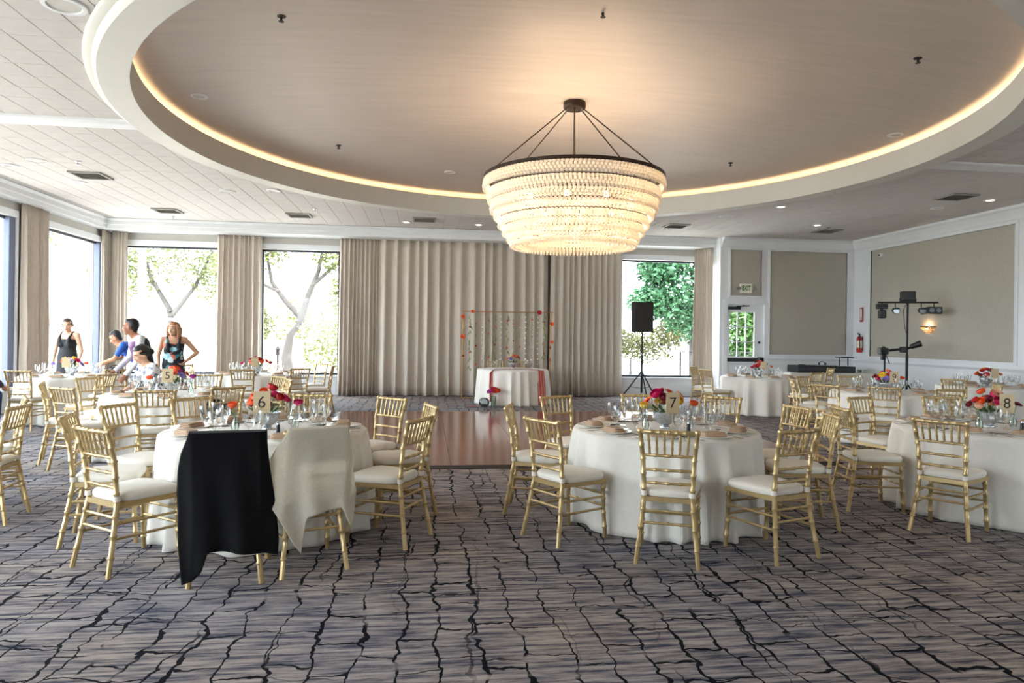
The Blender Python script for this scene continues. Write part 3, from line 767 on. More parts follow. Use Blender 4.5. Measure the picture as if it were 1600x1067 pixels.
def napkin_me():
    mb = MB(); r = random.Random(3)
    def layer(w, d, z0, h, rot):
        def fn(u, v):
            a = 2 * PI * u; ca, sa = math.cos(a), math.sin(a); p = 0.3
            ex = abs(ca) ** p * (1 if ca >= 0 else -1); ey = abs(sa) ** p * (1 if sa >= 0 else -1)
            prof = [(0, 0), (0.98, 0), (1, 0.35), (0.98, 0.8), (0.85, 1.0), (0, 1.0)]
            k = v * 5; i = min(int(k + 1e-6), 4); f = k - i
            rr = prof[i][0] * (1 - f) + prof[i + 1][0] * f; zz = prof[i][1] * (1 - f) + prof[i + 1][1] * f
            x, y = ex * w * rr, ey * d * rr
            x, y = x * math.cos(rot) - y * math.sin(rot), x * math.sin(rot) + y * math.cos(rot)
            return (x, y, z0 + zz * h + 0.003 * math.sin(30 * x + 20 * y))
        mb.grid(fn, 24, 5, cu=True)
    layer(0.105, 0.058, 0.0, 0.013, 0.0); layer(0.100, 0.054, 0.013, 0.012, 0.05); layer(0.092, 0.048, 0.025, 0.011, -0.04)
    return mb.mesh('folded_napkin', [NAPK], 50)
NAPKIN = napkin_me()
def fork_me():
    mb = MB().box(-0.004, 0.004, -0.10, 0.035, 0, 0.002).box(-0.011, 0.011, 0.035, 0.06, 0, 0.002)
    for k in range(4): mb.box(-0.011 + k * 0.0066, -0.008 + k * 0.0066, 0.06, 0.10, 0, 0.002)
    return mb.mesh('dinner_fork', [CHROME])
FORK = fork_me()
KNIFE = MB().box(-0.005, 0.005, -0.11, 0.0, 0, 0.004).prism([(-0.008, 0.0), (0.006, 0.0), (0.009, 0.09), (0.002, 0.125), (-0.006, 0.12)], 0.0005, 0.0025).mesh('dinner_knife', [CHROME])

# ---------------------------------------------------------------- flowers
FCOL = dict(red=rgb(196, 34, 44), magenta=rgb(206, 22, 96), orange=rgb(238, 98, 44), coral=rgb(240, 128, 96), yellow=rgb(240, 200, 52), peach=rgb(238, 180, 150), lilac=rgb(150, 130, 210), white=rgb(238, 232, 224), burgundy=rgb(132, 24, 44), purple=rgb(170, 40, 140))
LEAF = mat('leaf_green', rgb(74, 104, 58), 0.6, var=0.15, scale=60, trans=0.2)
STEM = mat('stem_green', rgb(96, 128, 72), 0.6, var=0.1)
FM = {}
def fmat(c): return mat('petal_' + c, FCOL[c], 0.6, var=0.12, scale=90, trans=0.15)
def gerbera(c):
    k = 'g' + c
    if k in FM: return FM[k]
    mb = MB(); r = random.Random(5)
    for row, (n, L, z, tilt) in enumerate(((18, 1.0, 0.0, 0.12), (16, 0.82, 0.05, 0.28), (12, 0.55, 0.1, 0.6))):
        for i in range(n):
            a = 2 * PI * (i + 0.5 * row) / n + r.uniform(-0.05, 0.05); w = 0.17 * L; l = L * r.uniform(0.92, 1.04)
            P = []
            for (f, ww) in ((0.15, 0.5), (0.55, 1.0), (0.85, 0.85), (1.0, 0.25)):
                rr = f * l * math.cos(tilt); z0 = z + f * l * math.sin(tilt)
                for s in (-1, 1): P.append((rr * math.cos(a) - s * w * ww * math.sin(a), rr * math.sin(a) + s * w * ww * math.cos(a), z0))
            mb._add(P, [(0, 1, 3, 2), (2, 3, 5, 4), (4, 5, 7, 6)])
    mb.cur = 1; mb.sphere((0, 0, 0.08), (0.22, 0.22, 0.12), 10, 5)
    FM[k] = mb.mesh('gerbera', [fmat(c), mat('flower_eye', rgb(70, 40, 26), 0.8)], 40)
    return FM[k]
def ranunculus(c):
    k = 'r' + c
    if k in FM: return FM[k]
    mb = MB(); r = random.Random(9)
    mb.sphere((0, 0, 0.25), (0.42, 0.42, 0.42), 10, 6)
    for (n, rad, lean, h) in ((4, 0.46, 0.15, 0.9), (5, 0.62, 0.45, 0.9), (6, 0.78, 0.8, 0.85), (7, 0.92, 1.15, 0.8)):
        for i in range(n):
            a0 = 2 * PI * (i + r.uniform(-0.12, 0.12)) / n + n
            def fn(u, v):
                da = (u - 0.5) * 2.2 * PI / n * (1.0 - 0.35 * max(0, v - 0.6)); el = -0.7 + v * (1.5 - lean * 0.55 + 0.35)
                rr = rad * math.cos(el * 0.9) * (1 + 0.22 * lean * v * v); z = 0.25 + rad * h * math.sin(el)
                a = a0 + da
                return (rr * math.cos(a), rr * math.sin(a), z)
            mb.grid(fn, 3, 4)
    FM[k] = mb.mesh('ranunculus', [fmat(c)], 50)
    return FM[k]
def leaf_me():
    if 'leaf' in FM: return FM['leaf']
    mb = MB()
    def fn(u, v): w = 0.22 * math.sin(PI * min(1, v * 0.96 + 0.02)) ** 0.8; return ((u - 0.5) * 2 * w, v, 0.25 * v * v + 0.12 * abs(u - 0.5))
    mb.grid(fn, 2, 5); FM['leaf'] = mb.mesh('leaf', [LEAF], 60); return FM['leaf']
def aim(v): return Vector(v).normalized().to_track_quat('Z', 'Y').to_euler()
MERC = mat('silvered_glass', rgb(196, 202, 208), 0.18, 0.75, var=0.25, scale=70, bump=0.5, bscale=60)
CARD = mat('kraft_card', rgb(206, 186, 150), 0.8, var=0.04, scale=40)
INK = mat('black_ink', rgb(30, 26, 24), 0.7, var=0.02)
VGLASS = thin_glass('vase_glass', (0.93, 0.97, 0.95, 1), 0.8, 0.03)
def centerpiece(x, y, z, seed, cols, label, s=1.0, bowl=True):
    t = thing('flower_centerpiece', label, 'flowers', (x, y, z))
    r = random.Random(seed)
    b = MB()
    n = 16
    def fn(u, v):
        prof = [(0.0, 0.002), (0.045, 0.002), (0.042, 0.012), (0.030, 0.02), (0.055, 0.04), (0.085, 0.075), (0.098, 0.115), (0.100, 0.135), (0.094, 0.135), (0.09, 0.11), (0.05, 0.05), (0.0, 0.045)]
        k = v * (len(prof) - 1); i = min(int(k + 1e-6), len(prof) - 2); f = k - i
        rr = prof[i][0] * (1 - f) + prof[i + 1][0] * f; zz = prof[i][1] * (1 - f) + prof[i + 1][1] * f
        fac = 1 + 0.05 * math.cos(n / 2 * 2 * PI * u) * (1 if zz > 0.03 else 0)
        return (rr * fac * math.cos(2 * PI * u) * s, rr * fac * math.sin(2 * PI * u) * s, zz * s)
    obj('bowl', MB().grid(fn, 32, 11, cu=True), MERC, t, smooth=25)
    nfl = len(cols)
    for k, c in enumerate(cols):
        a = 2.399 * k + r.uniform(-0.3, 0.3); f = math.sqrt((k + 0.5) / nfl)
        rad = 0.165 * f * s; zz = (0.19 + 0.10 * (1 - f * f) + r.uniform(-0.02, 0.045)) * s
        kind = gerbera if (k + seed) % 3 == 0 else ranunculus
        sz = (0.058 if kind is gerbera else 0.040) * r.uniform(0.8, 1.15) * s
        d = Vector((math.cos(a) * (0.25 + f), math.sin(a) * (0.25 + f) - 0.15, 0.9))
        p = Vector((rad * math.cos(a), rad * math.sin(a), zz))
        fl = link('flower', kind(c), t, p, aim(d)); fl.scale = (sz, sz, sz)
        obj('stem', MB().tube([(0.02 * math.cos(a), 0.02 * math.sin(a), 0.06 * s), (rad * 0.6 * math.cos(a), rad * 0.6 * math.sin(a), zz * 0.75), p], 0.0025, 5), STEM, t)
    for k in range(9):
        a = 2 * PI * k / 9 + r.uniform(-0.3, 0.3); L = r.uniform(0.07, 0.11) * s
        lf = link('leaf', leaf_me(), t, (0.07 * s * math.cos(a), 0.07 * s * math.sin(a), 0.135 * s), (r.uniform(0.1, 0.6), 0, a - PI / 2)); lf.scale = (L, L, L)
    return t
def bud_vase(x, y, z, c, kind, h, label, group=None, lean=(0, 0)):
    t = thing('bud_vase', label, 'vase', (x, y, z), 0, group)
    obj('glass_vase', MB().lathe([(0, 0.001), (0.024, 0.001), (0.03, 0.02), (0.031, 0.05), (0.018, 0.085), (0.014, 0.11), (0.018, 0.125), (0.016, 0.125), (0.012, 0.11), (0.016, 0.083), (0.028, 0.05), (0.026, 0.01), (0, 0.006)], 18), VGLASS, t, smooth=40)
    p = Vector((lean[0], lean[1], h))
    obj('stem', MB().tube([(0, 0, 0.012), (lean[0] * 0.3, lean[1] * 0.3, h * 0.6), p], 0.0028, 6), STEM, t)
    f = link('flower', (gerbera if kind == 'g' else ranunculus)(c), t, p - Vector((0, 0, 0.004)), aim((lean[0] * 3, lean[1] * 3 - 0.35, 1))); s = 0.05 if kind == 'g' else 0.036; f.scale = (s, s, s)
    lf = link('leaf', leaf_me(), t, (lean[0] * 0.3, lean[1] * 0.3, h * 0.6), (0.5, 0, 1.2)); lf.scale = (0.05, 0.05, 0.05)
def number_card(x, y, z, txt, label, rz=0.0):
    t = thing('table_number_card', label, 'card', (x, y, z), rz)
    obj('card', MB().box(-0.062, 0.062, -0.0012, 0.0012, 0.145, 0.315), CARD, t)
    obj('pick', MB().box(-0.004, 0.004, 0.0015, 0.0045, 0.0, 0.16).lathe([(0, 0), (0.03, 0), (0.03, 0.004), (0, 0.006)], 16), CARD, t)
    if txt:
        link('numeral', text_mesh(txt, 0.13, 0.0006, INK), t, (0, -0.0022, 0.228), (PI / 2, 0, 0))
    return t

SALT = mat('dark_shaker', rgb(44, 46, 48), 0.35, 0.3)
SIDES = ['panelled wall', 'exit corner', 'curtain wall', 'window corner', 'window wall', 'window-side entrance', 'entrance wall', 'panelled-side entrance']
def side_of(a): return SIDES[int(round(a / (PI / 4))) % 8]
def settings(x, y, n, a0, name, cut=True, glasses=3, z=TH + 0.0005, skip=()):
    for k in range(n):
        if k in skip: continue
        a = a0 + 2 * PI * k / n; r = random.Random(int(x * 100 + k * 7)); sd_ = ', toward the ' + side_of(a)
        u = Vector((math.cos(a), math.sin(a), 0)); tn = Vector((-u.y, u.x, 0)); c = Vector((x, y, z))
        rot = a + PI / 2
        def P(rad, side): p = c + u * (rad * 0.915) + tn * side; return (p.x, p.y, p.z)
        tag(link('dinner_plate', PLATE, None, P(0.66, 0), (0, 0, rot)), 'white dinner plate on the ' + name + sd_, 'plate', 'plates on the ' + name)
        q = P(0.655, r.uniform(-0.02, 0.02))
        tag(link('folded_napkin', NAPKIN, None, (q[0], q[1], z + 0.0085), (0, 0, rot + r.uniform(-0.25, 0.25))), 'folded tan napkin on the ' + name + sd_, 'napkin', 'napkins on the ' + name)
        gl = [(GOBLET, 'water_goblet', 'clear water goblet', 0.475, 0.10), (WINE, 'wine_glass', 'clear wine glass', 0.455, 0.20), (FLUTE, 'champagne_flute', 'tall clear champagne flute', 0.39, 0.135)]
        for me, nm, lb, rad, sd in gl[:glasses]:
            tag(link(nm, me, None, P(rad + r.uniform(-0.02, 0.02), sd + r.uniform(-0.02, 0.02)), (0, 0, r.uniform(0, 6))), lb + ' on the ' + name + sd_, 'glass', nm.replace('_', ' ') + ' set on the ' + name)
        if cut:
            tag(link('bread_plate', BPLATE, None, P(0.50, -0.155)), 'small white bread plate on the ' + name + sd_, 'plate', 'bread plates on the ' + name)
            tag(link('dinner_fork', FORK, None, P(0.67, -0.185), (0, 0, rot + PI)), 'steel dinner fork on the ' + name + sd_, 'fork', 'forks on the ' + name)
            tag(link('dinner_knife', KNIFE, None, P(0.67, 0.18), (0, 0, rot + PI)), 'steel dinner knife on the ' + name + sd_, 'knife', 'knives on the ' + name)

# ---------------------------------------------------------------- place tables and chairs
# key: centre, name used in labels, centrepiece colours, card text, chair back-top points
TABLES = {
 't6': ((-1.25, 5.66), 'table numbered six', ['red', 'coral', 'orange', 'magenta', 'orange', 'red', 'peach', 'orange', 'magenta', 'coral', 'burgundy', 'orange'], '6'),
 't7': ((2.05, 5.66), 'table numbered seven', ['coral', 'magenta', 'yellow', 'orange', 'magenta', 'peach', 'yellow', 'burgundy', 'lilac', 'orange', 'yellow', 'red'], '7'),
 't8': ((5.14, 5.66), 'table numbered eight', ['magenta', 'orange', 'peach', 'burgundy', 'orange', 'peach', 'red', 'magenta', 'coral', 'burgundy'], '8'),
 't5': ((-3.12, 8.98), 'table numbered five', ['orange', 'coral', 'orange', 'purple', 'red', 'lilac', 'peach', 'white', 'orange', 'burgundy'], '5'),
 'tw': ((-5.95, 12.42), 'table by the woman in black', ['yellow', 'white', 'lilac', 'coral', 'yellow', 'magenta', 'white', 'coral', 'lilac', 'white'], None),
 'tf': ((-3.14, 13.35), 'table by the gnarled tree window', ['red', 'yellow', 'magenta', 'burgundy', 'red', 'orange', 'peach', 'coral', 'red'], None),
 'tx': ((6.95, 13.55), 'table near the exit door', ['red', 'red', 'magenta', 'coral', 'red', 'lilac', 'burgundy', 'red', 'orange'], None),
 't9': ((7.05, 9.72), 'table numbered nine', ['orange', 'red', 'magenta', 'orange', 'yellow', 'red', 'coral', 'lilac', 'red', 'burgundy', 'orange'], '9'),
 'tr': ((10.02, 11.12), 'table beside the light stand', ['red', 'yellow', 'burgundy', 'coral', 'red', 'lilac', 'orange', 'red'], None),
 'tl': ((-5.0, 5.85), 'empty table beyond the left chairs', None, None),
}
CHAIRS = {
 't7': [(0.90, 5.04), (0.79, 5.98), (1.33, 6.96), (2.32, 7.20), (3.16, 6.94), (1.66, 4.46), (2.55, 4.47), (3.35, 5.28), (3.43, 5.95)],
 't6': [(-0.16, 5.13), (0.01, 6.02), (-0.32, 6.76), (-1.13, 7.10), (-2.15, 6.71), (-2.06, 4.60), (-2.47, 5.31), (-2.50, 6.05)],
 't5': [(-2.80, 7.50), (-3.82, 7.92), (-4.29, 8.50), (-4.35, 9.52), (-3.13, 10.4), (-2.06, 10.03), (-1.80, 9.43)],
 'tw': [(-4.95, 11.65), (-6.05, 11.05)],
 'tf': [(-3.04, 11.9), (-4.40, 13.61), (-2.16, 12.35), (-2.12, 14.49), (-1.75, 13.45)],
 't8': [(4.06, 4.93), (3.94, 5.84), (4.77, 6.99), (5.80, 7.05)],
 't9': [(6.15, 8.48), (6.81, 8.15), (5.55, 8.90), (7.45, 11.25), (5.80, 10.25), (6.40, 10.95), (8.35, 9.05)],
 'tr': [(8.80, 10.45)],
 'tx': [(5.9, 14.55), (5.62, 13.25), (7.45, 12.25)],
 'tl': [(-3.23, 5.93), (-3.55, 6.62)],
}
for k, ((x, y), nm, cols, txt) in TABLES.items():
    round_table(x, y, sum(map(ord, k)), 'round folding table under the cloth, the ' + nm, 'ivory floor-length cloth on the round ' + nm)
    near = k in ('t6', 't7', 't8')
    first = CHAIRS[k][0]
    a0 = math.atan2(first[1] - y, first[0] - x)
    if k != 'tl':
        settings(x, y, 8 if not near else 9, a0, nm, cut=near, glasses=3)
        centerpiece(x, y, TH + 0.001, sum(map(ord, k)), cols, 'bright flowers in a silvered bowl on the ' + nm)
        number_card(x + 0.0, y - 0.185, TH + 0.001, txt, ('kraft card with a numeral before the flowers on the ' + nm) if txt else 'plain kraft card before the flowers on the ' + nm, 0.12 if x < 4 else -0.25)
        bud_vase(x - 0.21, y - 0.12, TH + 0.001, cols[2], 'r', 0.20, 'bud vase on the window side of the flowers, ' + nm, None, (-0.02, -0.01))
        bud_vase(x + 0.22, y - 0.02, TH + 0.001, cols[3], 'r' if k != 't8' else 'g', 0.21, 'bud vase on the panelled wall side of the flowers, ' + nm, None, (0.025, -0.01))
    if near:
        sh = thing('pepper_shaker', 'small dark shaker on the ' + nm, 'shaker', (x + 0.13, y - 0.21, TH + 0.001))
        obj('shaker_body', MB().lathe([(0, 0), (0.016, 0), (0.013, 0.05), (0.012, 0.062), (0, 0.062)], 14), SALT, sh, smooth=40)
        obj('shaker_cap', MB().lathe([(0, 0.062), (0.013, 0.062), (0.012, 0.074), (0, 0.078)], 14), CHROME, sh, smooth=40)
    for (px, py) in CHAIRS[k]:
        d = Vector((px - x, py - y)); 
        if d.length < 1.36: d = d.normalized() * 1.36
        f = -d.normalized(); c = Vector((x, y)) + d + f * 0.268
        jit = random.Random(int(px * 91 + py * 37)).uniform(-0.08, 0.08)
        ang = math.atan2(f.y, f.x) + jit
        chair(c.x, c.y, ang, 'gold chair at the ' + nm + ', back to the ' + side_of(math.atan2(d.y, d.x)), 'chairs at the ' + nm)
# coat and bag left on the chair at the table numbered five
def at_table(k, px, py, rmin=1.36):
    (x, y) = TABLES[k][0]; d = Vector((px - x, py - y))
    if d.length < rmin: d = d.normalized() * rmin
    f = -d.normalized(); c = Vector((x, y)) + d + f * 0.268
    return c, math.atan2(f.y, f.x)
c, ang = at_table('t5', -2.19, 8.0)
chair(c.x, c.y, ang, 'gold ballroom chair holding a dark coat at the table numbered five')
COAT = mat('dark_coat', rgb(34, 34, 40), 0.9, var=0.2, scale=20, bump=0.3, bscale=60)
def lump(u, v):
    a = 2 * PI * u; el = PI * v; r = 0.9 + 0.14 * math.sin(3 * a + 4 * v) + 0.08 * math.sin(7 * a - 5 * v)
    return (0.17 * r * math.sin(el) * math.cos(a), 0.15 * r * math.sin(el) * math.sin(a) + 0.02, 0.115 + 0.11 * r * -math.cos(el) + (0.02 if v > 0.5 else 0))
o = obj('folded_coat', MB().grid(lump, 28, 16, cu=True), COAT, None, smooth=60, loc=(c.x, c.y, 0.505), rot=(0, 0, ang - PI / 2))
tag(o, 'dark coat bundled on a chair seat at the table numbered five', 'coat')

# chairs with a shawl thrown over the back
def shawl(c, ang, name, label, m, outline, top_w, seed, front=0.16, stand=0.042):
    """outline: list of (z, left, right) from the hem (low z) to the top rail, seen from behind; draped over the top rail"""
    outline = sorted(outline); zt = 0.918
    def LR(z):
        for (za, la, ra), (zb, lb, rb) in zip(outline[:-1], outline[1:]):
            if z <= zb: f = (z - za) / (zb - za); return la + (lb - la) * f, ra + (rb - ra) * f
        return outline[-1][1:]
    r = random.Random(seed); ph = [r.uniform(0, 6) for _ in range(4)]
    def backy(z): return -0.19 - 0.08 * max(0, (z - 0.45)) / 0.46 if z > 0.45 else -0.19 - 0.075 * (0.45 - z) / 0.45
    hem = outline[0][0]
    def hemz(u):    # the hem is not level: corners hang lower
        return hem_fn(u)
    def fn(u, v):
        if v < 0.82:
            f = v / 0.82; zlow = hemz(u); z = zlow + (zt - zlow) * f
            l, rr = LR(z); x = l + (rr - l) * u
            drop = (1 - f)
            inner = max(0.0, abs(x) - 0.19)
            y = backy(z) - stand - 0.012 * math.sin(9 * u + ph[0] + 2 * z) * drop - 0.02 * math.sin(17 * u + ph[1]) * drop ** 1.5 + inner * 0.55
            return (x, y, z)
        f = (v - 0.82) / 0.18
        l, rr = LR(zt); x = l + (rr - l) * u
        th = f * PI
        if f < 0.35: q = f / 0.35 * PI; return (x, -0.272 - stand * math.cos(q), zt + 0.012 * math.sin(q) + 0.004)
        g = (f - 0.35) / 0.65; z = zt - g * front
        return (x, -0.272 + stand + 0.08 * g * front / 0.46 + 0.006 * math.sin(12 * u), z)
    hem_fn = outline_hem[name]
    o = obj(name, MB().grid(fn, 44, 46), m, None, smooth=60, loc=(c.x, c.y, 0), rot=(0, 0, ang - PI / 2))
    return tag(solidify(o, 0.005), label, 'shawl')
BLKV = mat('black_velvet', rgb(13, 12, 14), 0.95, var=0.25, scale=60, bump=0.15, bscale=300, sheen=0.08, spec=0.15)
IVSH = mat('ivory_knit', rgb(238, 233, 220), 0.9, var=0.05, scale=80, bump=0.4, bscale=220, trans=0.45)
def _interp(tab):
    def f(u):
        for (a, za), (b, zb) in zip(tab[:-1], tab[1:]):
            if u <= b: return za + (zb - za) * (u - a) / (b - a)
        return tab[-1][1]
    return f
outline_hem = {'velvet_shawl': _interp([(0, 0.03), (0.12, 0.05), (0.22, 0.10), (0.30, 0.21), (0.55, 0.20), (0.85, 0.18), (1.0, 0.16)]),
               'knit_shawl': _interp([(0, 0.62), (0.10, 0.44), (0.22, 0.20), (0.30, 0.14), (0.42, 0.36), (0.55, 0.38), (0.80, 0.40), (0.88, 0.30), (0.95, 0.26), (1.0, 0.48)])}
c6 = TABLES['t6'][0]
c, ang = at_table('t6', -1.20, 4.27)
chair(c.x, c.y, ang + 0.10, 'gold ballroom chair hidden under the black velvet shawl')
shawl(c, ang + 0.10, 'velvet_shawl', 'black velvet shawl thrown over a chair at the table numbered six', BLKV, [(0.02, -0.235, 0.29), (0.25, -0.27, 0.30), (0.55, -0.285, 0.265), (0.70, -0.275, 0.245), (0.80, -0.255, 0.235), (0.93, -0.20, 0.225)], 0.4, 3, 0.18)
c, ang = at_table('t6', -0.69, 4.50)
chair(c.x, c.y, ang - 0.05, 'gold ballroom chair wearing the ivory knit shawl')
shawl(c, ang - 0.05, 'knit_shawl', 'ivory knit shawl thrown over a chair at the table numbered six', IVSH, [(0.10, -0.20, 0.20), (0.25, -0.26, 0.27), (0.45, -0.33, 0.30), (0.62, -0.33, 0.25), (0.80, -0.255, 0.215), (0.93, -0.185, 0.185)], 0.4, 8, 0.16)
c, ang = at_table('tx', 9.0, 14.55)
chair(8.95, 14.62, 2.2, 'gold ballroom chair standing alone before the black gear table')
chair(-4.72, 10.35, 2.9, 'gold ballroom chair pulled away between the left tables')
# ---------------------------------------------------------------- people
def cap(mb, a, b, ra, rb, n=12):
    """closed tapered capsule"""
    a, b = Vector(a), Vector(b); d = b - a; L = d.length
    if L < 1e-6: mb.sphere(a, ra, n, 8); return
    d /= L; pts = []; rs = []
    for t in (-1.0, -0.86, -0.5, 0): pts.append(a + d * (t * ra)); rs.append(ra * math.sqrt(max(0.0004, 1 - t * t)))
    for t in (0, 0.5, 0.86, 1.0): pts.append(b + d * (t * rb)); rs.append(rb * math.sqrt(max(0.0004, 1 - t * t)))
    mb.tube(pts, rs, n)
def loft(mb, rings, n=20):
    """rings: (centre, half width, half depth, side axis, forward axis)"""
    vs = []; fs = []
    for c, w, d, sx, fy in rings:
        c, sx, fy = Vector(c), Vector(sx), Vector(fy)
        for j in range(n):
            t = 2 * PI * j / n; vs.append(c + sx * (w * math.cos(t)) + fy * (d * math.sin(t)))
    for i in range(len(rings) - 1):
        for j in range(n): j2 = (j + 1) % n; fs.append((i * n + j, i * n + j2, (i + 1) * n + j2, (i + 1) * n + j))
    fs.append(tuple(range(n - 1, -1, -1))); fs.append(tuple((len(rings) - 1) * n + j for j in range(n)))
    mb._add(vs, fs)
def fuse(nm, mb, mats, parent, voxel=0.010, smooth=5, matfn=None):
    """voxel-fuse the overlapping closed pieces into one continuous skin"""
    me = mb.mesh(nm, None); o = bpy.data.objects.new(nm, me); COL.objects.link(o)
    r = o.modifiers.new('r', 'REMESH'); r.mode = 'VOXEL'; r.voxel_size = voxel; r.use_smooth_shade = True
    s = o.modifiers.new('s', 'SMOOTH'); s.factor = 0.5; s.iterations = smooth
    dg = bpy.context.evaluated_depsgraph_get(); new = bpy.data.meshes.new_from_object(o.evaluated_get(dg))
    bpy.data.objects.remove(o); bpy.data.meshes.remove(me)
    new.name = nm
    for m in mats: new.materials.append(m)
    if matfn: new.polygons.foreach_set('material_index', [matfn(p.center, p.normal) for p in new.polygons])
    new.polygons.foreach_set('use_smooth', [True] * len(new.polygons))
    return link(nm, new, parent)
def axes(a, b, side):
    up = (Vector(b) - Vector(a)).normalized(); s = Vector(side); s = (s - up * s.dot(up)).normalized(); return s, up.cross(s)
def torso_rings(J, k=1.0, infl=0.0, female=False, z0=0.0, z1=1.0):
    """elliptic sections from crotch to the base of the neck; side = +X of the hips turning into the shoulder line"""
    hip_s = (Vector(J['hipR']) - Vector(J['hipL'])).normalized(); sh_s = (Vector(J['shR']) - Vector(J['shL'])).normalized()
    pv, ch, nk = Vector(J['pelvis']), Vector(J['chest']), Vector(J['neck'])
    rows = [(0.0, 0.135, 0.10), (0.12, 0.168, 0.118), (0.30, 0.158, 0.108), (0.46, 0.132, 0.092), (0.62, 0.146, 0.104), (0.78, 0.162, 0.112), (0.90, 0.158, 0.098), (0.97, 0.120, 0.080), (1.04, 0.062, 0.060)]
    if not female: rows = [(0.0, 0.135, 0.11), (0.12, 0.165, 0.122), (0.30, 0.160, 0.115), (0.46, 0.156, 0.112), (0.62, 0.165, 0.118), (0.78, 0.178, 0.122), (0.90, 0.178, 0.105), (0.97, 0.130, 0.085), (1.04, 0.066, 0.064)]
    out = []
    def P(f):
        if f < 0.5: a = f / 0.5; return (pv * (1 - a) ** 2 + 2 * a * (1 - a) * (pv * 0.5 + ch * 0.5) + ch * a * a)
        a = (f - 0.5) / 0.5; return ch.lerp(nk, a)
    for f, w, d in rows:
        if f < z0 or f > z1: continue
        s = hip_s.lerp(sh_s, min(1, f)); c = P(f); t = (P(min(1.04, f + 0.05)) - P(max(0, f - 0.05))).normalized()
        s = (s - t * s.dot(t)).normalized(); fy = t.cross(s)
        out.append((c - t * 0.0, w * k + infl, d * k + infl, s, fy))
    out[0] = (out[0][0], out[0][1], out[0][2], out[0][3], out[0][4])
    return out
def hand(mb, wr, el, side, curl=0.5, palm_n=None, k=1.0):
    wr = Vector(wr); d = (wr - Vector(el)).normalized(); nrm = Vector(palm_n) if palm_n else Vector((0, 1, 0))
    nrm = (nrm - d * nrm.dot(d)).normalized(); s = d.cross(nrm) * side
    loft(mb, [(wr + d * t * k, w * k, h * k, s, nrm) for t, w, h in ((-0.01, 0.026, 0.020), (0.02, 0.034, 0.018), (0.055, 0.041, 0.016), (0.088, 0.040, 0.014), (0.097, 0.034, 0.010))], 12)
    for i, (off, L) in enumerate(((-0.030, 0.072), (-0.010, 0.082), (0.011, 0.076), (0.030, 0.060))):
        p = wr + d * (0.085 * k) + s * (off * k); q = p + (d * math.cos(curl * 0.5) + nrm * math.sin(curl * 0.5)) * (L * 0.5 * k)
        e = q + (d * math.cos(curl * 1.4) + nrm * math.sin(curl * 1.4)) * (L * 0.5 * k)
        cap(mb, p, q, 0.0088 * k, 0.0083 * k, 8); cap(mb, q, e, 0.0083 * k, 0.0072 * k, 8)
    p = wr + d * 0.028 * k - s * 0.028 * k; q = p + (d * 0.6 - s * 0.8).normalized() * 0.034 * k + nrm * 0.006; e = q + (d * 0.9 - s * 0.15 + nrm * 0.35).normalized() * 0.032 * k
    cap(mb, p, q, 0.012 * k, 0.0105 * k, 8); cap(mb, q, e, 0.0105 * k, 0.0085 * k, 8)
def stand(h=1.70, female=True):
    s = h / 1.70
    w = 0.165 if female else 0.19
    J = dict(pelvis=(0, 0, 0.86), chest=(0, -0.01, 1.17), neck=(0, -0.02, 1.425), head=(0, 0.015, 1.560), shL=(-w, -0.015, 1.39), shR=(w, -0.015, 1.39),
             elL=(-w - 0.06, -0.03, 1.09), elR=(w + 0.06, -0.03, 1.09), wrL=(-w - 0.06, 0.04, 0.85), wrR=(w + 0.06, 0.04, 0.85),
             hipL=(-0.085, 0, 0.88), hipR=(0.085, 0, 0.88), knL=(-0.095, 0.015, 0.48), knR=(0.095, 0.015, 0.48), anL=(-0.10, -0.02, 0.075), anR=(0.10, -0.02, 0.075))
    return {k: Vector(v) * s for k, v in J.items()}
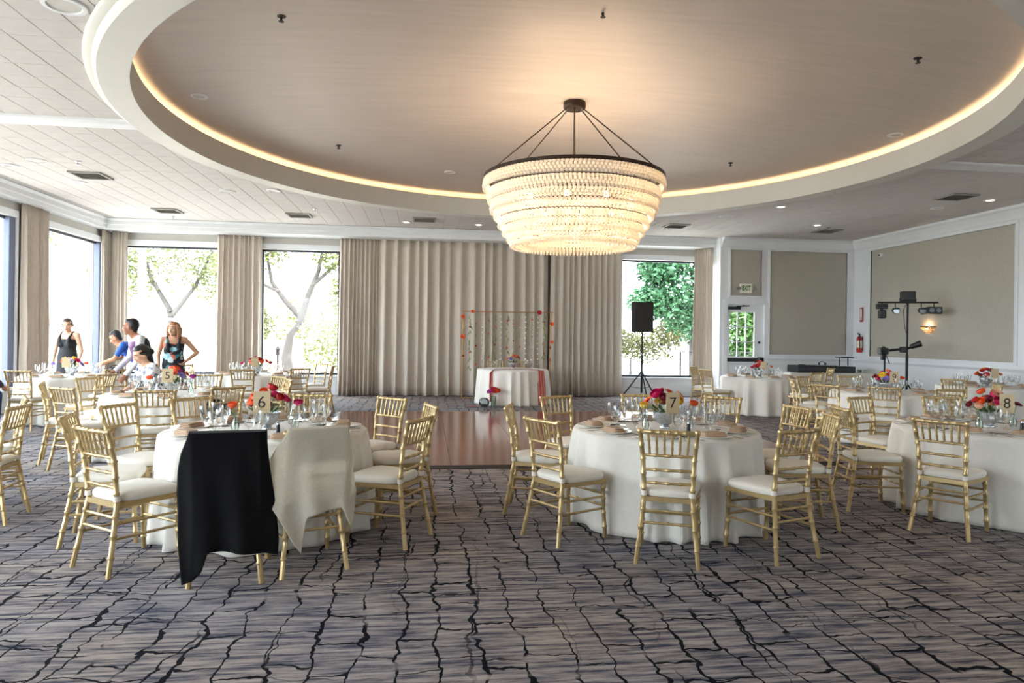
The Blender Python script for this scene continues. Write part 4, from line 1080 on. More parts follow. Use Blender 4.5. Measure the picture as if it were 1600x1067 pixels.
def person(label, loc, rz, J, skin, hair_m, hair, female, head_rot=(0, 0, 0), garments=(), curl=(0.5, 0.5), palms=(None, None), shoes=None, sit=False):
    t = thing('person', label, 'person', loc, rz)
    mb = MB()
    loft(mb, torso_rings(J, 1.0, 0.0, female))
    cap(mb, J['neck'] - Vector((0, 0, 0.05)), Vector(J['head']) - Vector((0, 0.012, 0.05)), 0.057 if female else 0.066, 0.054 if female else 0.062)
    g = 1.0 if female else 1.14
    for s in 'LR':
        sh, el, wr = J['sh' + s], J['el' + s], J['wr' + s]
        nk = Vector(J['neck'])
        cap(mb, nk.lerp(sh, 0.15) - Vector((0, 0, 0.005)), sh - Vector((0, 0, 0.008)), 0.050 * g, 0.050 * g)
        cap(mb, sh, el, 0.050 * g, 0.037 * g); cap(mb, el, wr, 0.038 * g, 0.024 * g)
        hand(mb, wr, el, 1 if s == 'R' else -1, curl[0 if s == 'L' else 1], palms[0 if s == 'L' else 1], 1.0 if not female else 0.93)
        hp, kn, an = J['hip' + s], J['kn' + s], J['an' + s]
        cap(mb, hp, kn, 0.082, 0.055); mid = Vector(kn).lerp(an, 0.3) + Vector((0, -0.012, 0))
        cap(mb, kn, mid, 0.054, 0.053); cap(mb, mid, an, 0.053, 0.034)
        fd = Vector((0.02 if s == 'R' else -0.02, 1, 0)).normalized()
        cap(mb, Vector(an) - fd * 0.03 - Vector((0, 0, 0.035)), Vector(an) + fd * 0.13 - Vector((0, 0, 0.05)), 0.034, 0.026)
    from mathutils import Euler
    R = Euler(head_rot, 'XYZ').to_matrix(); H = Vector(J['head'])
    def hp(x, y, z): return H + R @ (Vector((x, y, z)) * 1.07)
    R4 = R.to_4x4()
    mb.sphere(hp(0, -0.012, 0.022), (0.079, 0.099, 0.103), 18, 12, R4)
    mb.sphere(hp(0, 0.022, -0.030), (0.064, 0.073, 0.088), 16, 10, R4)
    cap(mb, hp(0, 0.052, -0.090), hp(0, 0.060, -0.086), 0.024, 0.022)
    cap(mb, hp(0, 0.083, 0.010), hp(0, 0.100, -0.028), 0.009, 0.014); cap(mb, hp(-0.014, 0.088, -0.032), hp(0.014, 0.088, -0.032), 0.009, 0.009)
    for s in (-1, 1):
        cap(mb, hp(s * 0.035, 0.066, -0.018), hp(s * 0.046, 0.050, -0.030), 0.022, 0.022)
        mb.sphere(hp(s * 0.074, -0.008, -0.012), (0.012, 0.022, 0.033), 10, 8, R4)
        cap(mb, hp(s * 0.012, 0.083, 0.024), hp(s * 0.048, 0.068, 0.024), 0.011, 0.010)
    fuse('body', mb, [skin], t, 0.0085, 3)
    EYEW = mat('eye_white', rgb(232, 228, 222), 0.3); IRIS = mat('dark_iris', rgb(34, 24, 20), 0.2); LIP = mat('lip', rgb(176, 84, 82), 0.5) if female else mat('lip_dark', rgb(140, 88, 78), 0.6)
    BROW = hair_m
    for s in (-1, 1):
        e = obj('eye', MB().sphere(hp(s * 0.031, 0.0745, 0.004), (0.013, 0.008, 0.0075), 10, 6, R4), EYEW, t, smooth=60)
        obj('iris', MB().sphere(hp(s * 0.031, 0.081, 0.004), (0.0062, 0.004, 0.0065), 8, 6, R4), IRIS, e, smooth=60)
        obj('eyebrow', MB().tube([hp(s * 0.013, 0.090, 0.026), hp(s * 0.032, 0.087, 0.032), hp(s * 0.051, 0.073, 0.025)], 0.0045, 6), BROW, t)
    obj('mouth', MB().tube([hp(-0.025, 0.078, -0.060), hp(-0.008, 0.088, -0.056), hp(0.008, 0.088, -0.056), hp(0.025, 0.078, -0.060)], [0.003, 0.0065, 0.0065, 0.003], 8), LIP, t, smooth=60)
    hm = MB()
    hm.sphere(hp(0, -0.040, 0.030), (0.087, 0.088, 0.102), 18, 12, R4); hm.sphere(hp(0, -0.002, 0.074), (0.070, 0.074, 0.054), 16, 10, R4)
    if hair == 'short': cap(hm, hp(0, -0.055, 0.0), hp(0, -0.05, -0.05), 0.055, 0.048)
    if hair == 'bun':
        hm.sphere(hp(0, -0.125, -0.02), (0.052, 0.046, 0.050), 14, 10, R4); cap(hm, hp(0, -0.08, 0.02), hp(0, -0.11, -0.02), 0.06, 0.05)
        for s in (-1, 1): cap(hm, hp(s * 0.066, 0.03, 0.03), hp(s * 0.070, -0.03, 0.0), 0.016, 0.03)
    if hair == 'long':
        hm.sphere(hp(0.004, 0.005, 0.076), (0.074, 0.080, 0.052), 16, 10, R4)
        for s in (-1, 1):
            cap(hm, hp(s * 0.070, 0.030, 0.050), hp(s * 0.088, 0.012, -0.03), 0.026, 0.034); cap(hm, hp(s * 0.088, 0.012, -0.03), hp(s * 0.085, 0.0, -0.125), 0.036, 0.030)
            cap(hm, hp(s * 0.055, -0.06, 0.0), hp(s * 0.060, -0.05, -0.13), 0.050, 0.045)
    fuse('hair', hm, [hair_m], t, 0.0085, 3)
    for nm, build, mats, fn in garments:
        gm = MB(); build(gm, J); fuse(nm, gm, mats, t, 0.0095, 3, fn)
    if shoes:
        for s in 'LR':
            an = Vector(J['an' + s]); fd = Vector((0.02 if s == 'R' else -0.02, 1, 0)).normalized(); sm = MB()
            cap(sm, an - fd * 0.035 - Vector((0, 0, 0.030)), an + fd * 0.10 - Vector((0, 0, 0.036)), 0.042, 0.036); cap(sm, an + fd * 0.06 - Vector((0, 0, 0.038)), an + fd * 0.15 - Vector((0, 0, 0.042)), 0.037, 0.030)
            fuse('shoe', sm, [shoes], t, 0.009, 2)
    return t
def g_top(infl=0.012, z0=0.0, z1=1.0, female=False, sleeves=None, rs=(0.062, 0.050, 0.036)):
    def b(mb, J):
        loft(mb, torso_rings(J, 1.0, infl, female, z0, z1))
        if sleeves:
            for s in 'LR':
                sh, el, wr = Vector(J['sh' + s]), Vector(J['el' + s]), Vector(J['wr' + s]); nk = Vector(J['neck'])
                cap(mb, nk.lerp(sh, 0.4) - Vector((0, 0, 0.03)), sh, rs[0], rs[0])
                e = el if sleeves == 'long' else sh.lerp(el, 0.75)
                cap(mb, sh, e, rs[0], rs[1])
                if sleeves == 'long': cap(mb, el, el.lerp(wr, 0.94), rs[1], rs[2])
    return b
def g_trousers(mb, J):
    loft(mb, torso_rings(J, 1.0, 0.014, False, 0.0, 0.36))
    for s in 'LR':
        cap(mb, J['hip' + s], J['kn' + s], 0.096, 0.072); cap(mb, J['kn' + s], Vector(J['an' + s]) + (Vector(J['kn' + s]) - Vector(J['an' + s])) * 0.06, 0.072, 0.058)
def g_skirt(length, flare=0.2):
    def b(mb, J):
        loft(mb, torso_rings(J, 1.0, 0.014, True, 0.0, 0.8))
        pv = Vector(J['pelvis']); s, fy = Vector((1, 0, 0)), Vector((0, 1, 0))
        loft(mb, [(pv + Vector((0, 0, 0.06)), 0.175, 0.13, s, fy), (pv - Vector((0, 0, 0.10)), 0.19, 0.145, s, fy), (pv - Vector((0, 0, length * 0.6)), 0.17 + flare * 0.35, 0.14 + flare * 0.35, s, fy), (pv - Vector((0, 0, length)), 0.16 + flare * 0.6, 0.13 + flare * 0.6, s, fy)], 24)
        for sd, q in (('shL', -1), ('shR', 1)):
            sh = Vector(J[sd]); ch = Vector(J['chest'])
            tp_ = Vector(J['neck']).lerp(sh, 0.6) + Vector((0, 0.0, 0.05)); md = ch + Vector((q * 0.09, 0.105, 0.17)); cap(mb, ch + Vector((q * 0.08, 0.115, 0.08)), md, 0.034, 0.024); cap(mb, md, tp_, 0.022, 0.016); cap(mb, tp_, ch + Vector((q * 0.085, -0.115, 0.12)), 0.016, 0.02)
        for q in (-1, 1): mb.sphere(Vector(J['chest']) + Vector((q * 0.072, 0.085, 0.055)), (0.072, 0.060, 0.066), 14, 10)
    return b
def skin_mat(n, c): return mat(n, c, 0.55, var=0.05, scale=25, spec=0.35)
SK1, SK2, SK3 = skin_mat('skin_warm', rgb(214, 168, 140)), skin_mat('skin_tan', rgb(192, 140, 108)), skin_mat('skin_brown', rgb(158, 108, 82))
HBLK, HBRN, HLT = mat('black_hair', rgb(30, 26, 26), 0.45, var=0.2, scale=60, stretch=(1, 1, 0.2)), mat('dark_brown_hair', rgb(52, 38, 30), 0.5, var=0.2, scale=60), mat('light_brown_hair', rgb(158, 112, 76), 0.5, var=0.25, scale=50)
BDRESS = mat('black_dress', rgb(26, 27, 32), 0.8, var=0.2, scale=12)
def floral(nm, base, spots, sc_=9.0):
    m, t, b, o = nt(nm); tc = N(t, 'ShaderNodeTexCoord'); v = N(t, 'ShaderNodeTexVoronoi'); v.inputs['Scale'].default_value = sc_; v.inputs['Randomness'].default_value = 1.0
    nz = N(t, 'ShaderNodeTexNoise'); nz.inputs['Scale'].default_value = 14; ad = N(t, 'ShaderNodeVectorMath', operation='ADD'); sc2 = N(t, 'ShaderNodeVectorMath', operation='SCALE'); sc2.inputs['Scale'].default_value = 0.08
    t.links.new(tc.outputs['Object'], nz.inputs['Vector']); t.links.new(nz.outputs['Color'], sc2.inputs[0]); t.links.new(sc2.outputs[0], ad.inputs[0]); t.links.new(tc.outputs['Object'], ad.inputs[1]); t.links.new(ad.outputs[0], v.inputs['Vector'])
    r = ramp(t, [(0.0, spots[0]), (0.34, spots[0]), (0.40, base), (1.0, base)]); t.links.new(v.outputs['Distance'], r.inputs['Fac'])
    hs = ramp(t, [(i / len(spots), c) for i, c in enumerate(spots)]); hs.color_ramp.interpolation = 'CONSTANT'
    sx = N(t, 'ShaderNodeSeparateColor'); t.links.new(v.outputs['Color'], sx.inputs[0]); t.links.new(sx.outputs[0], hs.inputs['Fac'])
    mk = ramp(t, [(0.40, (1, 1, 1, 1)), (0.50, (0, 0, 0, 1))]); t.links.new(v.outputs['Distance'], mk.inputs['Fac'])
    mx = N(t, 'ShaderNodeMix', data_type='RGBA'); t.links.new(mk.outputs['Color'], mx.inputs[0]); mx.inputs[6].default_value = base; t.links.new(hs.outputs['Color'], mx.inputs[7])
    t.links.new(mx.outputs[2], b.inputs['Base Color']); b.inputs['Roughness'].default_value = 0.75
    return m
FLORAL = floral('floral_dress', rgb(24, 28, 40), [rgb(150, 196, 206), rgb(226, 120, 96), rgb(214, 232, 232), rgb(74, 140, 150)], 8.0)
WFLORAL = floral('white_floral_blouse', rgb(228, 228, 232), [rgb(60, 80, 110), rgb(120, 130, 150)], 16.0)
SHIRT = mat('white_shirt', rgb(222, 222, 228), 0.8, var=0.03, scale=10, bump=0.1, bscale=30)
BLUE = mat('blue_shirt', rgb(44, 92, 186), 0.8, var=0.1, scale=10); PURPLE = mat("purple_vest", rgb(92, 40, 96), 0.5, var=0.1, scale=20)
CHAR = mat('charcoal_trousers', rgb(36, 34, 42), 0.8, var=0.1); PLUM = mat('plum_top', rgb(64, 48, 60), 0.85, var=0.1); JEANS = mat('blue_jeans', rgb(44, 70, 112), 0.85, var=0.15, scale=40)

# woman in the black wrap dress behind the table
J = stand(1.76, True); J['wrL'] = Vector((-0.235, 0.06, 0.92)); J['wrR'] = Vector((0.245, 0.05, 0.90)); J['elL'] = Vector((-0.25, -0.02, 1.14)); J['elR'] = Vector((0.25, -0.02, 1.14))
person('woman in a black strappy dress standing behind a table by the window', (-6.60, 13.62, 0), PI - 0.15, J, SK1, HBRN, 'bun', True, (-0.18, 0.05, 0.35), [('dress', g_skirt(0.62, 0.1), [BDRESS], None)], shoes=BDRESS)
# man in the purple vest, in profile, leaning forward to a chair back
J = stand(1.74, False)
for k, dx in (('chest', 0.06), ('neck', 0.15), ('head', 0.20), ('shL', 0.13), ('shR', 0.13)): J[k] = J[k] + Vector((0, dx, -0.01))
J['elL'] = Vector((-0.27, 0.14, 1.10)); J['wrL'] = Vector((-0.22, 0.30, 0.88)); J['elR'] = Vector((0.27, 0.17, 1.11)); J['wrR'] = Vector((0.19, 0.38, 0.92))
person('man in a white shirt and purple vest leaning forward in profile', (-4.22, 11.0, 0), PI / 2 + 0.55, J, SK3, HBLK, 'short', False, (-0.1, 0, -0.5), [('shirt', g_top(0.012, 0.0, 1.0, False, 'long'), [SHIRT], None), ('vest', g_top(0.024, 0.12, 0.93, False), [PURPLE, CHAR], lambda c, n: 0 if n.y > -0.05 else 1), ('trousers', g_trousers, [CHAR], None)], curl=(0.7, 0.7), palms=((1, 0, -0.5), (-1, 0, -0.5)), shoes=BLACK)
# man in the blue shirt bending over the table
J = stand(1.74, False)
J['chest'] = Vector((0, 0.16, 1.10)); J['neck'] = Vector((0, 0.35, 1.28)); J['head'] = Vector((0, 0.47, 1.40)); J['shL'] = Vector((-0.19, 0.31, 1.27)); J['shR'] = Vector((0.19, 0.31, 1.27))
J['elL'] = Vector((-0.23, 0.44, 1.02)); J['wrL'] = Vector((-0.16, 0.64, 0.94)); J['elR'] = Vector((0.24, 0.42, 1.03)); J['wrR'] = Vector((0.16, 0.62, 0.95))
person('dark-haired man in a blue shirt bending over a table', (-5.22, 13.52, 0), PI / 2 + 0.25, J, SK2, HBLK, 'short', False, (-0.55, 0, 0), [('shirt', g_top(0.014, 0.0, 1.0, False, 'short'), [BLUE], None), ('trousers', g_trousers, [CHAR], None)], curl=(0.8, 0.8), palms=((1, 0, -0.4), (-1, 0, -0.4)), shoes=BLACK)
# woman in the floral dress, hand on hip
J = stand(1.71, True); J['elR'] = Vector((0.235, -0.02, 1.12)); J['wrR'] = Vector((0.21, 0.10, 0.92)); J['elL'] = Vector((-0.36, -0.07, 1.17)); J['wrL'] = Vector((-0.185, 0.05, 1.02))
person('woman with wavy brown hair in a dark floral dress, hand on hip', (-4.22, 12.15, 0), PI + 0.28, J, SK1, HLT, 'long', True, (0.08, 0, -0.45), [('dress', g_skirt(0.60, 0.2), [FLORAL], None)], curl=(1.1, 0.5), palms=((1, 0, 0), None), shoes=BDRESS)
# seated people
def seated(h=1.68, female=True, lean=0.08, bow=0.0):
    s = h / 1.70; w = 0.165 if female else 0.19
    J = dict(pelvis=(0, -0.06, 0.56), chest=(0, -0.04 + lean * 0.5, 0.84), neck=(0, lean, 1.085), head=(0, lean + 0.04 + bow, 1.24 - bow * 0.4), shL=(-w, lean, 1.05), shR=(w, lean, 1.05),
             elL=(-w - 0.06, lean + 0.06, 0.80), elR=(w + 0.06, lean + 0.06, 0.80), wrL=(-0.15, lean + 0.26, 0.70), wrR=(0.15, lean + 0.26, 0.70),
             hipL=(-0.09, -0.02, 0.58), hipR=(0.09, -0.02, 0.58), knL=(-0.11, 0.38, 0.56), knR=(0.11, 0.38, 0.56), anL=(-0.11, 0.36, 0.075), anR=(0.11, 0.36, 0.075))
    return {k: Vector(v) * s if k[:2] not in ('an', 'kn', 'hi', 'pe') else Vector(v) for k, v in J.items()}
chair(-3.74, 10.06, -2.35, 'gold ballroom chair under the seated woman with black bun')
J = seated(1.68, True, 0.10, 0.05)
person('seated woman with a black bun in a white floral blouse, head bowed', (-3.74, 10.06, 0), -2.35 - PI / 2, J, SK1, HBLK, 'bun', True, (-0.45, 0, 0), [('blouse', g_top(0.016, 0.0, 1.0, True, 'short', (0.060, 0.056, 0.04)), [WFLORAL], None), ('trousers', g_trousers, [CHAR], None)], palms=((0, 0, -1), (0, 0, -1)), shoes=BLACK)
chair(-6.45, 10.55, PI / 2 - 0.3, 'gold ballroom chair under the person in a plum top')
J = seated(1.70, False, 0.16, 0.04)
person('person in a plum top and jeans seated near the window wall', (-6.45, 10.55, 0), -0.3, J, SK2, HBRN, 'short', False, (-0.2, 0, 0), [('sweater', g_top(0.016, 0.0, 1.0, False, 'long'), [PLUM], None), ('jeans', g_trousers, [JEANS], None)], palms=((0, 0, -1), (0, 0, -1)), shoes=BLACK)
# ---------------------------------------------------------------- small round table for two, its backdrop frame and flowers
SX, SY = 1.98, 15.50
round_table(SX, SY, 77, 'folding table hidden under the cloth before the backdrop frame', 'ivory cloth on the table for two before the backdrop', 0.80, 0.785)
SILK = mat('terracotta_silk', rgb(186, 96, 84), 0.55, var=0.1, scale=25, sheen=0.3)
def runner(u, v):
    # lies across the table and hangs down in front at both ends
    L = [(-0.50, -0.71, 0.10), (-0.515, -0.66, 0.45), (-0.50, -0.60, 0.775), (-0.47, -0.56, 0.794), (-0.30, -0.34, 0.795), (0.0, -0.26, 0.795), (0.30, -0.32, 0.795), (0.50, -0.54, 0.795), (0.535, -0.60, 0.775), (0.56, -0.67, 0.45), (0.57, -0.71, 0.03)]
    k = v * (len(L) - 1); i = min(int(k + 1e-6), len(L) - 2); f = k - i
    p = Vector(L[i]).lerp(Vector(L[i + 1]), f)
    hang = 1 if (i < 2 or i > 7) else 0
    w = (u - 0.5) * (0.17 if hang else 0.22)
    q = 0.012 * math.sin(u * 19 + v * 3)
    return (p.x + (w if hang else w * 0.25), p.y - (0.03 + q if hang else 0) + (0 if hang else w), p.z + (0 if hang else 0.003 + 0.3 * abs(q)))
o = obj('table_runner', MB().grid(runner, 12, 60), SILK, None, smooth=60, loc=(SX, SY, 0)); tag(solidify(o, 0.003), 'terracotta silk runner across the table for two', 'runner')
centerpiece(SX - 0.02, SY - 0.20, 0.805, 4, ['red', 'yellow', 'coral', 'burgundy', 'orange', 'red', 'white', 'lilac'], 'small bright flowers in a silvered bowl on the table for two', 0.95)
for k, (dx, me, nm) in enumerate(((-0.42, GOBLET, 'water_goblet'), (-0.34, WINE, 'wine_glass'), (-0.27, FLUTE, 'champagne_flute'), (0.30, GOBLET, 'water_goblet'), (0.38, WINE, 'wine_glass'), (0.46, FLUTE, 'champagne_flute'))):
    tag(link(nm, me, None, (SX + dx, SY + 0.12, 0.787)), 'clear %s on the table for two' % nm.replace('_', ' '), 'glass', 'glasses on the table for two')
for k, dx in enumerate((-0.28, 0.30)): chair(SX + dx, SY + 0.97, -PI / 2 + (0.05 if k else -0.05), 'gold ballroom chair behind the table for two', 'chairs behind the table for two')
# floor vase and dish by the cloth
fv = thing('floor_vase', 'tall clear vase of magenta and orange flowers on the carpet', 'vase', (1.46, 14.55, 0))
obj('glass_vase', MB().lathe([(0, 0.001), (0.055, 0.001), (0.058, 0.02), (0.058, 0.24), (0.055, 0.24), (0.054, 0.02), (0, 0.012)], 20), VGLASS, fv, smooth=40)
rr = random.Random(4)
for k, c in enumerate(('magenta', 'orange', 'red', 'magenta', 'purple', 'orange', 'coral')):
    a = 2.4 * k; p = Vector((0.09 * math.cos(a) * (k > 0), 0.08 * math.sin(a) * (k > 0), 0.34 + 0.05 * rr.random() + (0.05 if k == 0 else 0)))
    f = link('flower', (gerbera if k % 2 == 0 else ranunculus)(c), fv, p, aim((p.x * 5, p.y * 5 - 0.5, 0.8))); s = 0.075 if k % 2 == 0 else 0.055; f.scale = (s, s, s)
    obj('stem', MB().tube([(0.02 * math.cos(a), 0.02 * math.sin(a), 0.02), (p.x * 0.4, p.y * 0.4, 0.2), p], 0.004, 5), STEM, fv)
fb = thing('glass_globe', 'round smoky glass globe on the carpet beside the floor vase', 'globe', (1.26, 14.58, 0))
obj('globe_shell', MB().lathe([(0, 0.001), (0.05, 0.001), (0.105, 0.05), (0.12, 0.11), (0.10, 0.17), (0.06, 0.20), (0.055, 0.20), (0.095, 0.165), (0.115, 0.11), (0.10, 0.055), (0, 0.008)], 24), thin_glass('smoky_glass', (0.75, 0.78, 0.8, 1), 0.8), fb, smooth=40)
obj('pebbles', MB().sphere((0, 0, 0.045), (0.085, 0.085, 0.03), 16, 8), mat('pebble', rgb(120, 120, 124), 0.7, var=0.3, scale=60), fb, smooth=40)
rd = thing('red_dish', 'flat red dish on the carpet at the cloth hem', 'dish', (1.02, 14.62, 0))
obj('dish_plate', MB().lathe([(0, 0.002), (0.10, 0.002), (0.14, 0.014), (0.14, 0.018), (0.09, 0.008), (0, 0.008)], 24), mat('red_glaze', rgb(150, 54, 58), 0.4), rd, smooth=40)

# backdrop frame: thin copper pipes with hanging garlands
AY = 16.80; AX0, AX1, AZ = 0.90, 3.10, 2.13
COPPER = mat('copper_pipe', rgb(196, 140, 84), 0.35, 0.7, var=0.05)
ar = thing('backdrop_frame', 'thin copper pipe frame hung with flower garlands before the curtain', 'backdrop', ((AX0 + AX1) / 2, AY, 0))
hw = (AX1 - AX0) / 2
for s in (-1, 1):
    obj('upright', MB().tube([(s * hw, 0, 0.012), (s * hw, 0, AZ)], 0.011, 8), COPPER, ar)
    obj('foot', MB().tube([(s * hw, -0.20, 0.012), (s * hw, 0.20, 0.012)], 0.011, 8).tube([(s * hw, -0.20, 0.012), (s * (hw - 0.24), -0.20, 0.012)], 0.011, 8), COPPER, ar)
cb = obj('crossbar', MB().tube([(-hw - 0.03, 0, AZ), (hw + 0.06, 0, AZ)], 0.011, 8), COPPER, ar)
TW = mat('twine', rgb(150, 150, 110), 0.9); PEARL = mat('cream_pompom', rgb(240, 232, 218), 0.7); SAGE = mat('sage_leaf', rgb(150, 166, 112), 0.7, var=0.2, scale=50, trans=0.3)
rr = random.Random(12)
cols = ['orange', 'red', 'coral', 'white', 'red', 'orange']
for k in range(15):
    x = -hw + 0.02 + k * (2 * hw - 0.04) / 14; L = rr.uniform(1.05, 1.75)
    pom = k in (3, 6, 10, 12); g = MB(); pts = [(x + 0.012 * math.sin(i * 1.7 + k), 0.0, AZ - L * i / 8) for i in range(9)]
    g.tube(pts, 0.0022, 5); st = obj('garland', g, TW, ar)
    if pom:
        for i in range(int(L / 0.13)):
            obj('pompom', MB().sphere((x + 0.008 * math.sin(i), 0, AZ - 0.12 - 0.13 * i), 0.019, 8, 6), PEARL, st, smooth=60)
    else:
        lm = MB()
        for i in range(int(L / 0.055)):
            z = AZ - 0.06 - 0.055 * i; a = rr.uniform(0, 6.28); l = rr.uniform(0.05, 0.10) * (1.5 if k in (1, 5, 7, 13) else 0.8)
            d = Vector((math.cos(a) * 0.6, math.sin(a) * 0.35, -1)).normalized(); sd = Vector((-d.z, 0, d.x)).normalized() * l * 0.16; p = Vector((x, 0, z))
            if rr.random() < 0.75: lm._add([p, p + d * l * 0.5 + sd, p + d * l, p + d * l * 0.5 - sd], [(0, 1, 2, 3)])
        o = obj('garland_leaves', lm, SAGE, st); o['kind'] = 'stuff'
        for i in range(3):
            f = link('garland_flower', ranunculus(cols[(k + i * 2) % 6]), st, (x, -0.015, AZ - 0.15 - L * 0.9 * (i + rr.random() * 0.6) / 3), aim((0, -1, 0.1))); s = rr.uniform(0.016, 0.026); f.scale = (s, s, s)
for (dx, dz, c, s) in ((-hw, -0.13, 'orange', 0.042), (-hw, -0.62, 'orange', 0.050), (-hw + 0.24, 0.0, 'orange', 0.040), (hw - 0.30, 0.0, 'red', 0.050), (hw + 0.02, -0.28, 'orange', 0.045), (hw + 0.02, -0.73, 'coral', 0.042)):
    f = link('frame_flower', gerbera(c), ar, (dx, -0.02, AZ + dz), aim((0.1, -1, 0.2))); f.scale = (s * 1.3,) * 3

bg = thing('handbag', 'round black handbag on the table by the woman in black', 'bag', (-5.36, 12.70, TH + 0.002), 0.3)
obj('bag_body', MB().sphere((0, 0, 0.075), (0.13, 0.08, 0.075), 18, 10), BLACK, bg, smooth=60)
obj('bag_handle', MB().tube([(0.09 * math.cos(a), 0, 0.12 + 0.05 * math.sin(a)) for a in [PI * i / 10 for i in range(11)]], 0.007, 6), BLACK_MATTE, bg)

# ---------------------------------------------------------------- loudspeaker on a tripod by the window
PXs, PYs = 5.36, 16.50
st = thing('speaker_stand', 'black tripod stand before the back window', 'stand', (PXs, PYs, 0))
obj('pole', MB().tube([(0, 0, 0.16), (0, 0, 1.05)], 0.026, 10).tube([(0, 0, 1.0), (0, 0, 1.70)], 0.021, 10), BLACK_MATTE, st, smooth=40)
obj('collar', MB().lathe([(0, 0.62), (0.042, 0.62), (0.042, 0.70), (0, 0.70)], 14).lathe([(0, 1.0), (0.034, 1.0), (0.034, 1.07), (0, 1.07)], 14).tube([(0.02, 0, 1.03), (0.06, 0, 1.03)], 0.008), BLACK, st, smooth=40)
for k in range(3):
    a = 2 * PI * k / 3 + 0.5; ca, sa = math.cos(a), math.sin(a)
    l = obj('leg', MB().tube([(0.03 * ca, 0.03 * sa, 0.66), (0.52 * ca, 0.52 * sa, 0.02)], 0.016, 8), BLACK_MATTE, st, smooth=40)
    obj('rubber_foot', MB().tube([(0.515 * ca, 0.515 * sa, 0.03), (0.54 * ca, 0.54 * sa, 0.005)], 0.018, 8), BLACK, l)
    obj('brace', MB().tube([(0.02 * ca, 0.02 * sa, 0.28), (0.30 * ca, 0.30 * sa, 0.31)], 0.008, 6), BLACK_MATTE, st)
sp = thing('loudspeaker', 'black loudspeaker on the tripod before the back window', 'speaker', (PXs - 0.02, PYs, 1.68), 0.12)
obj('cabinet', MB().prism([(-0.235, -0.18), (0.235, -0.18), (0.19, 0.2), (-0.19, 0.2)], 0.0, 0.74), BLACK_MATTE, sp)
obj('grille', MB().bevbox(-0.222, 0.222, -0.196, -0.181, 0.02, 0.72, 0.008), mat('speaker_grille', rgb(44, 38, 34), 0.7, var=0.3, scale=300), sp)
obj('pole_mount', MB().tube([(0.02, 0.0, -0.0), (0.02, 0.0, 0.02)], 0.03), BLACK, sp)

# ---------------------------------------------------------------- music gear table and lights
gt = thing('gear_table', 'long folding table with ivory drape along the exit wall', 'table', (9.72, 15.72, 0))
obj('tabletop', MB().box(-1.05, 1.05, -0.36, 0.36, 0.72, 0.745), mat('plywood', rgb(170, 140, 104), 0.6), gt)
for sx in (-1, 1):
    for sy in (-1, 1): obj('leg', MB().tube([(sx * 0.95, sy * 0.28, 0), (sx * 0.95, sy * 0.28, 0.72)], 0.015), BLACK_MATTE, gt)
def gcloth(u, v):
    per = [(-1.06, -0.37), (1.06, -0.37), (1.06, 0.37), (-1.06, 0.37), (-1.06, -0.37)]; k = u * 4; i = min(int(k), 3); f = k - i
    x = per[i][0] * (1 - f) + per[i + 1][0] * f; y = per[i][1] * (1 - f) + per[i + 1][1] * f
    if v < 0.3: q = v / 0.3; return (x * q, y * q, 0.752)
    g = (v - 0.3) / 0.7; nx, ny = ((0, -1), (1, 0), (0, 1), (-1, 0))[i]; a = 0.012 + 0.035 * g * (0.5 + 0.5 * math.sin(u * 170)); return (x + nx * a, y + ny * a, 0.748 - g * 0.74)
o = obj('gear_table_cloth', MB().grid(gcloth, 240, 10, cu=True), LINEN, None, smooth=60, loc=(9.72, 15.72, 0)); tag(solidify(o, 0.003, -1), 'ivory drape on the long gear table', 'tablecloth')
GZ = 0.756
def deck(nm, label, x, y, w, d, h, rz=0.0, knobs=True):
    t = thing(nm, label, 'equipment', (x, y, GZ), rz)
    obj('case', MB().bevbox(-w / 2, w / 2, -d / 2, d / 2, 0.0, h, 0.012), BLACK, t)
    if knobs:
        r = random.Random(int(x * 10))
        obj('jog_wheel', MB().lathe([(0, h), (0.075, h), (0.075, h + 0.012), (0.06, h + 0.018), (0, h + 0.018)], 20, (-w * 0.22, 0, 0)), BLACK_MATTE, t, smooth=40)
        for k in range(8): obj('knob', MB().lathe([(0, h), (0.010, h), (0.008, h + 0.02), (0, h + 0.02)], 8, (w * 0.1 + 0.03 * (k % 4), -d * 0.2 + 0.08 * (k // 4), 0)), CHROME, t)
    obj('fascia', MB().box(-w / 2 + 0.02, w / 2 - 0.02, -d / 2 - 0.004, -d / 2, h * 0.25, h * 0.75), mat('grey_fascia', rgb(60, 62, 66), 0.5, var=0.2, scale=40), t)
deck('mixer_case', 'wide black mixing console case on the gear table', 9.32, 15.66, 0.88, 0.50, 0.17)
deck('turntable_deck', 'second black deck case on the gear table', 10.10, 15.66, 0.56, 0.50, 0.15)
ls = thing('laptop_stand', 'tall black bracket stand on the gear table', 'stand', (10.25, 15.52, GZ + 0.001))
for s in (-1, 1): obj('stand_leg', MB().tube([(s * 0.11, 0.18, 0.16), (s * 0.11, 0.18, 0.36)], 0.012), BLACK_MATTE, ls)
obj('shelf', MB().bevbox(-0.16, 0.14, -0.02, 0.30, 0.36, 0.378, 0.005), BLACK_MATTE, ls)
hd = thing('headphones', 'black headphones lying on the mixing console', 'headphones', (9.62, 15.58, GZ + 0.172))
obj('headband', MB().tube([(0.08 * math.cos(a), 0.02, 0.02 + 0.07 * math.sin(a)) for a in [PI * i / 10 for i in range(11)]], 0.008, 6), BLACK_MATTE, hd)
for s in (-1, 1): obj('ear_cup', MB().sphere((s * 0.08, 0.02, 0.035), (0.022, 0.036, 0.036), 12, 8), BLACK, hd, smooth=60)
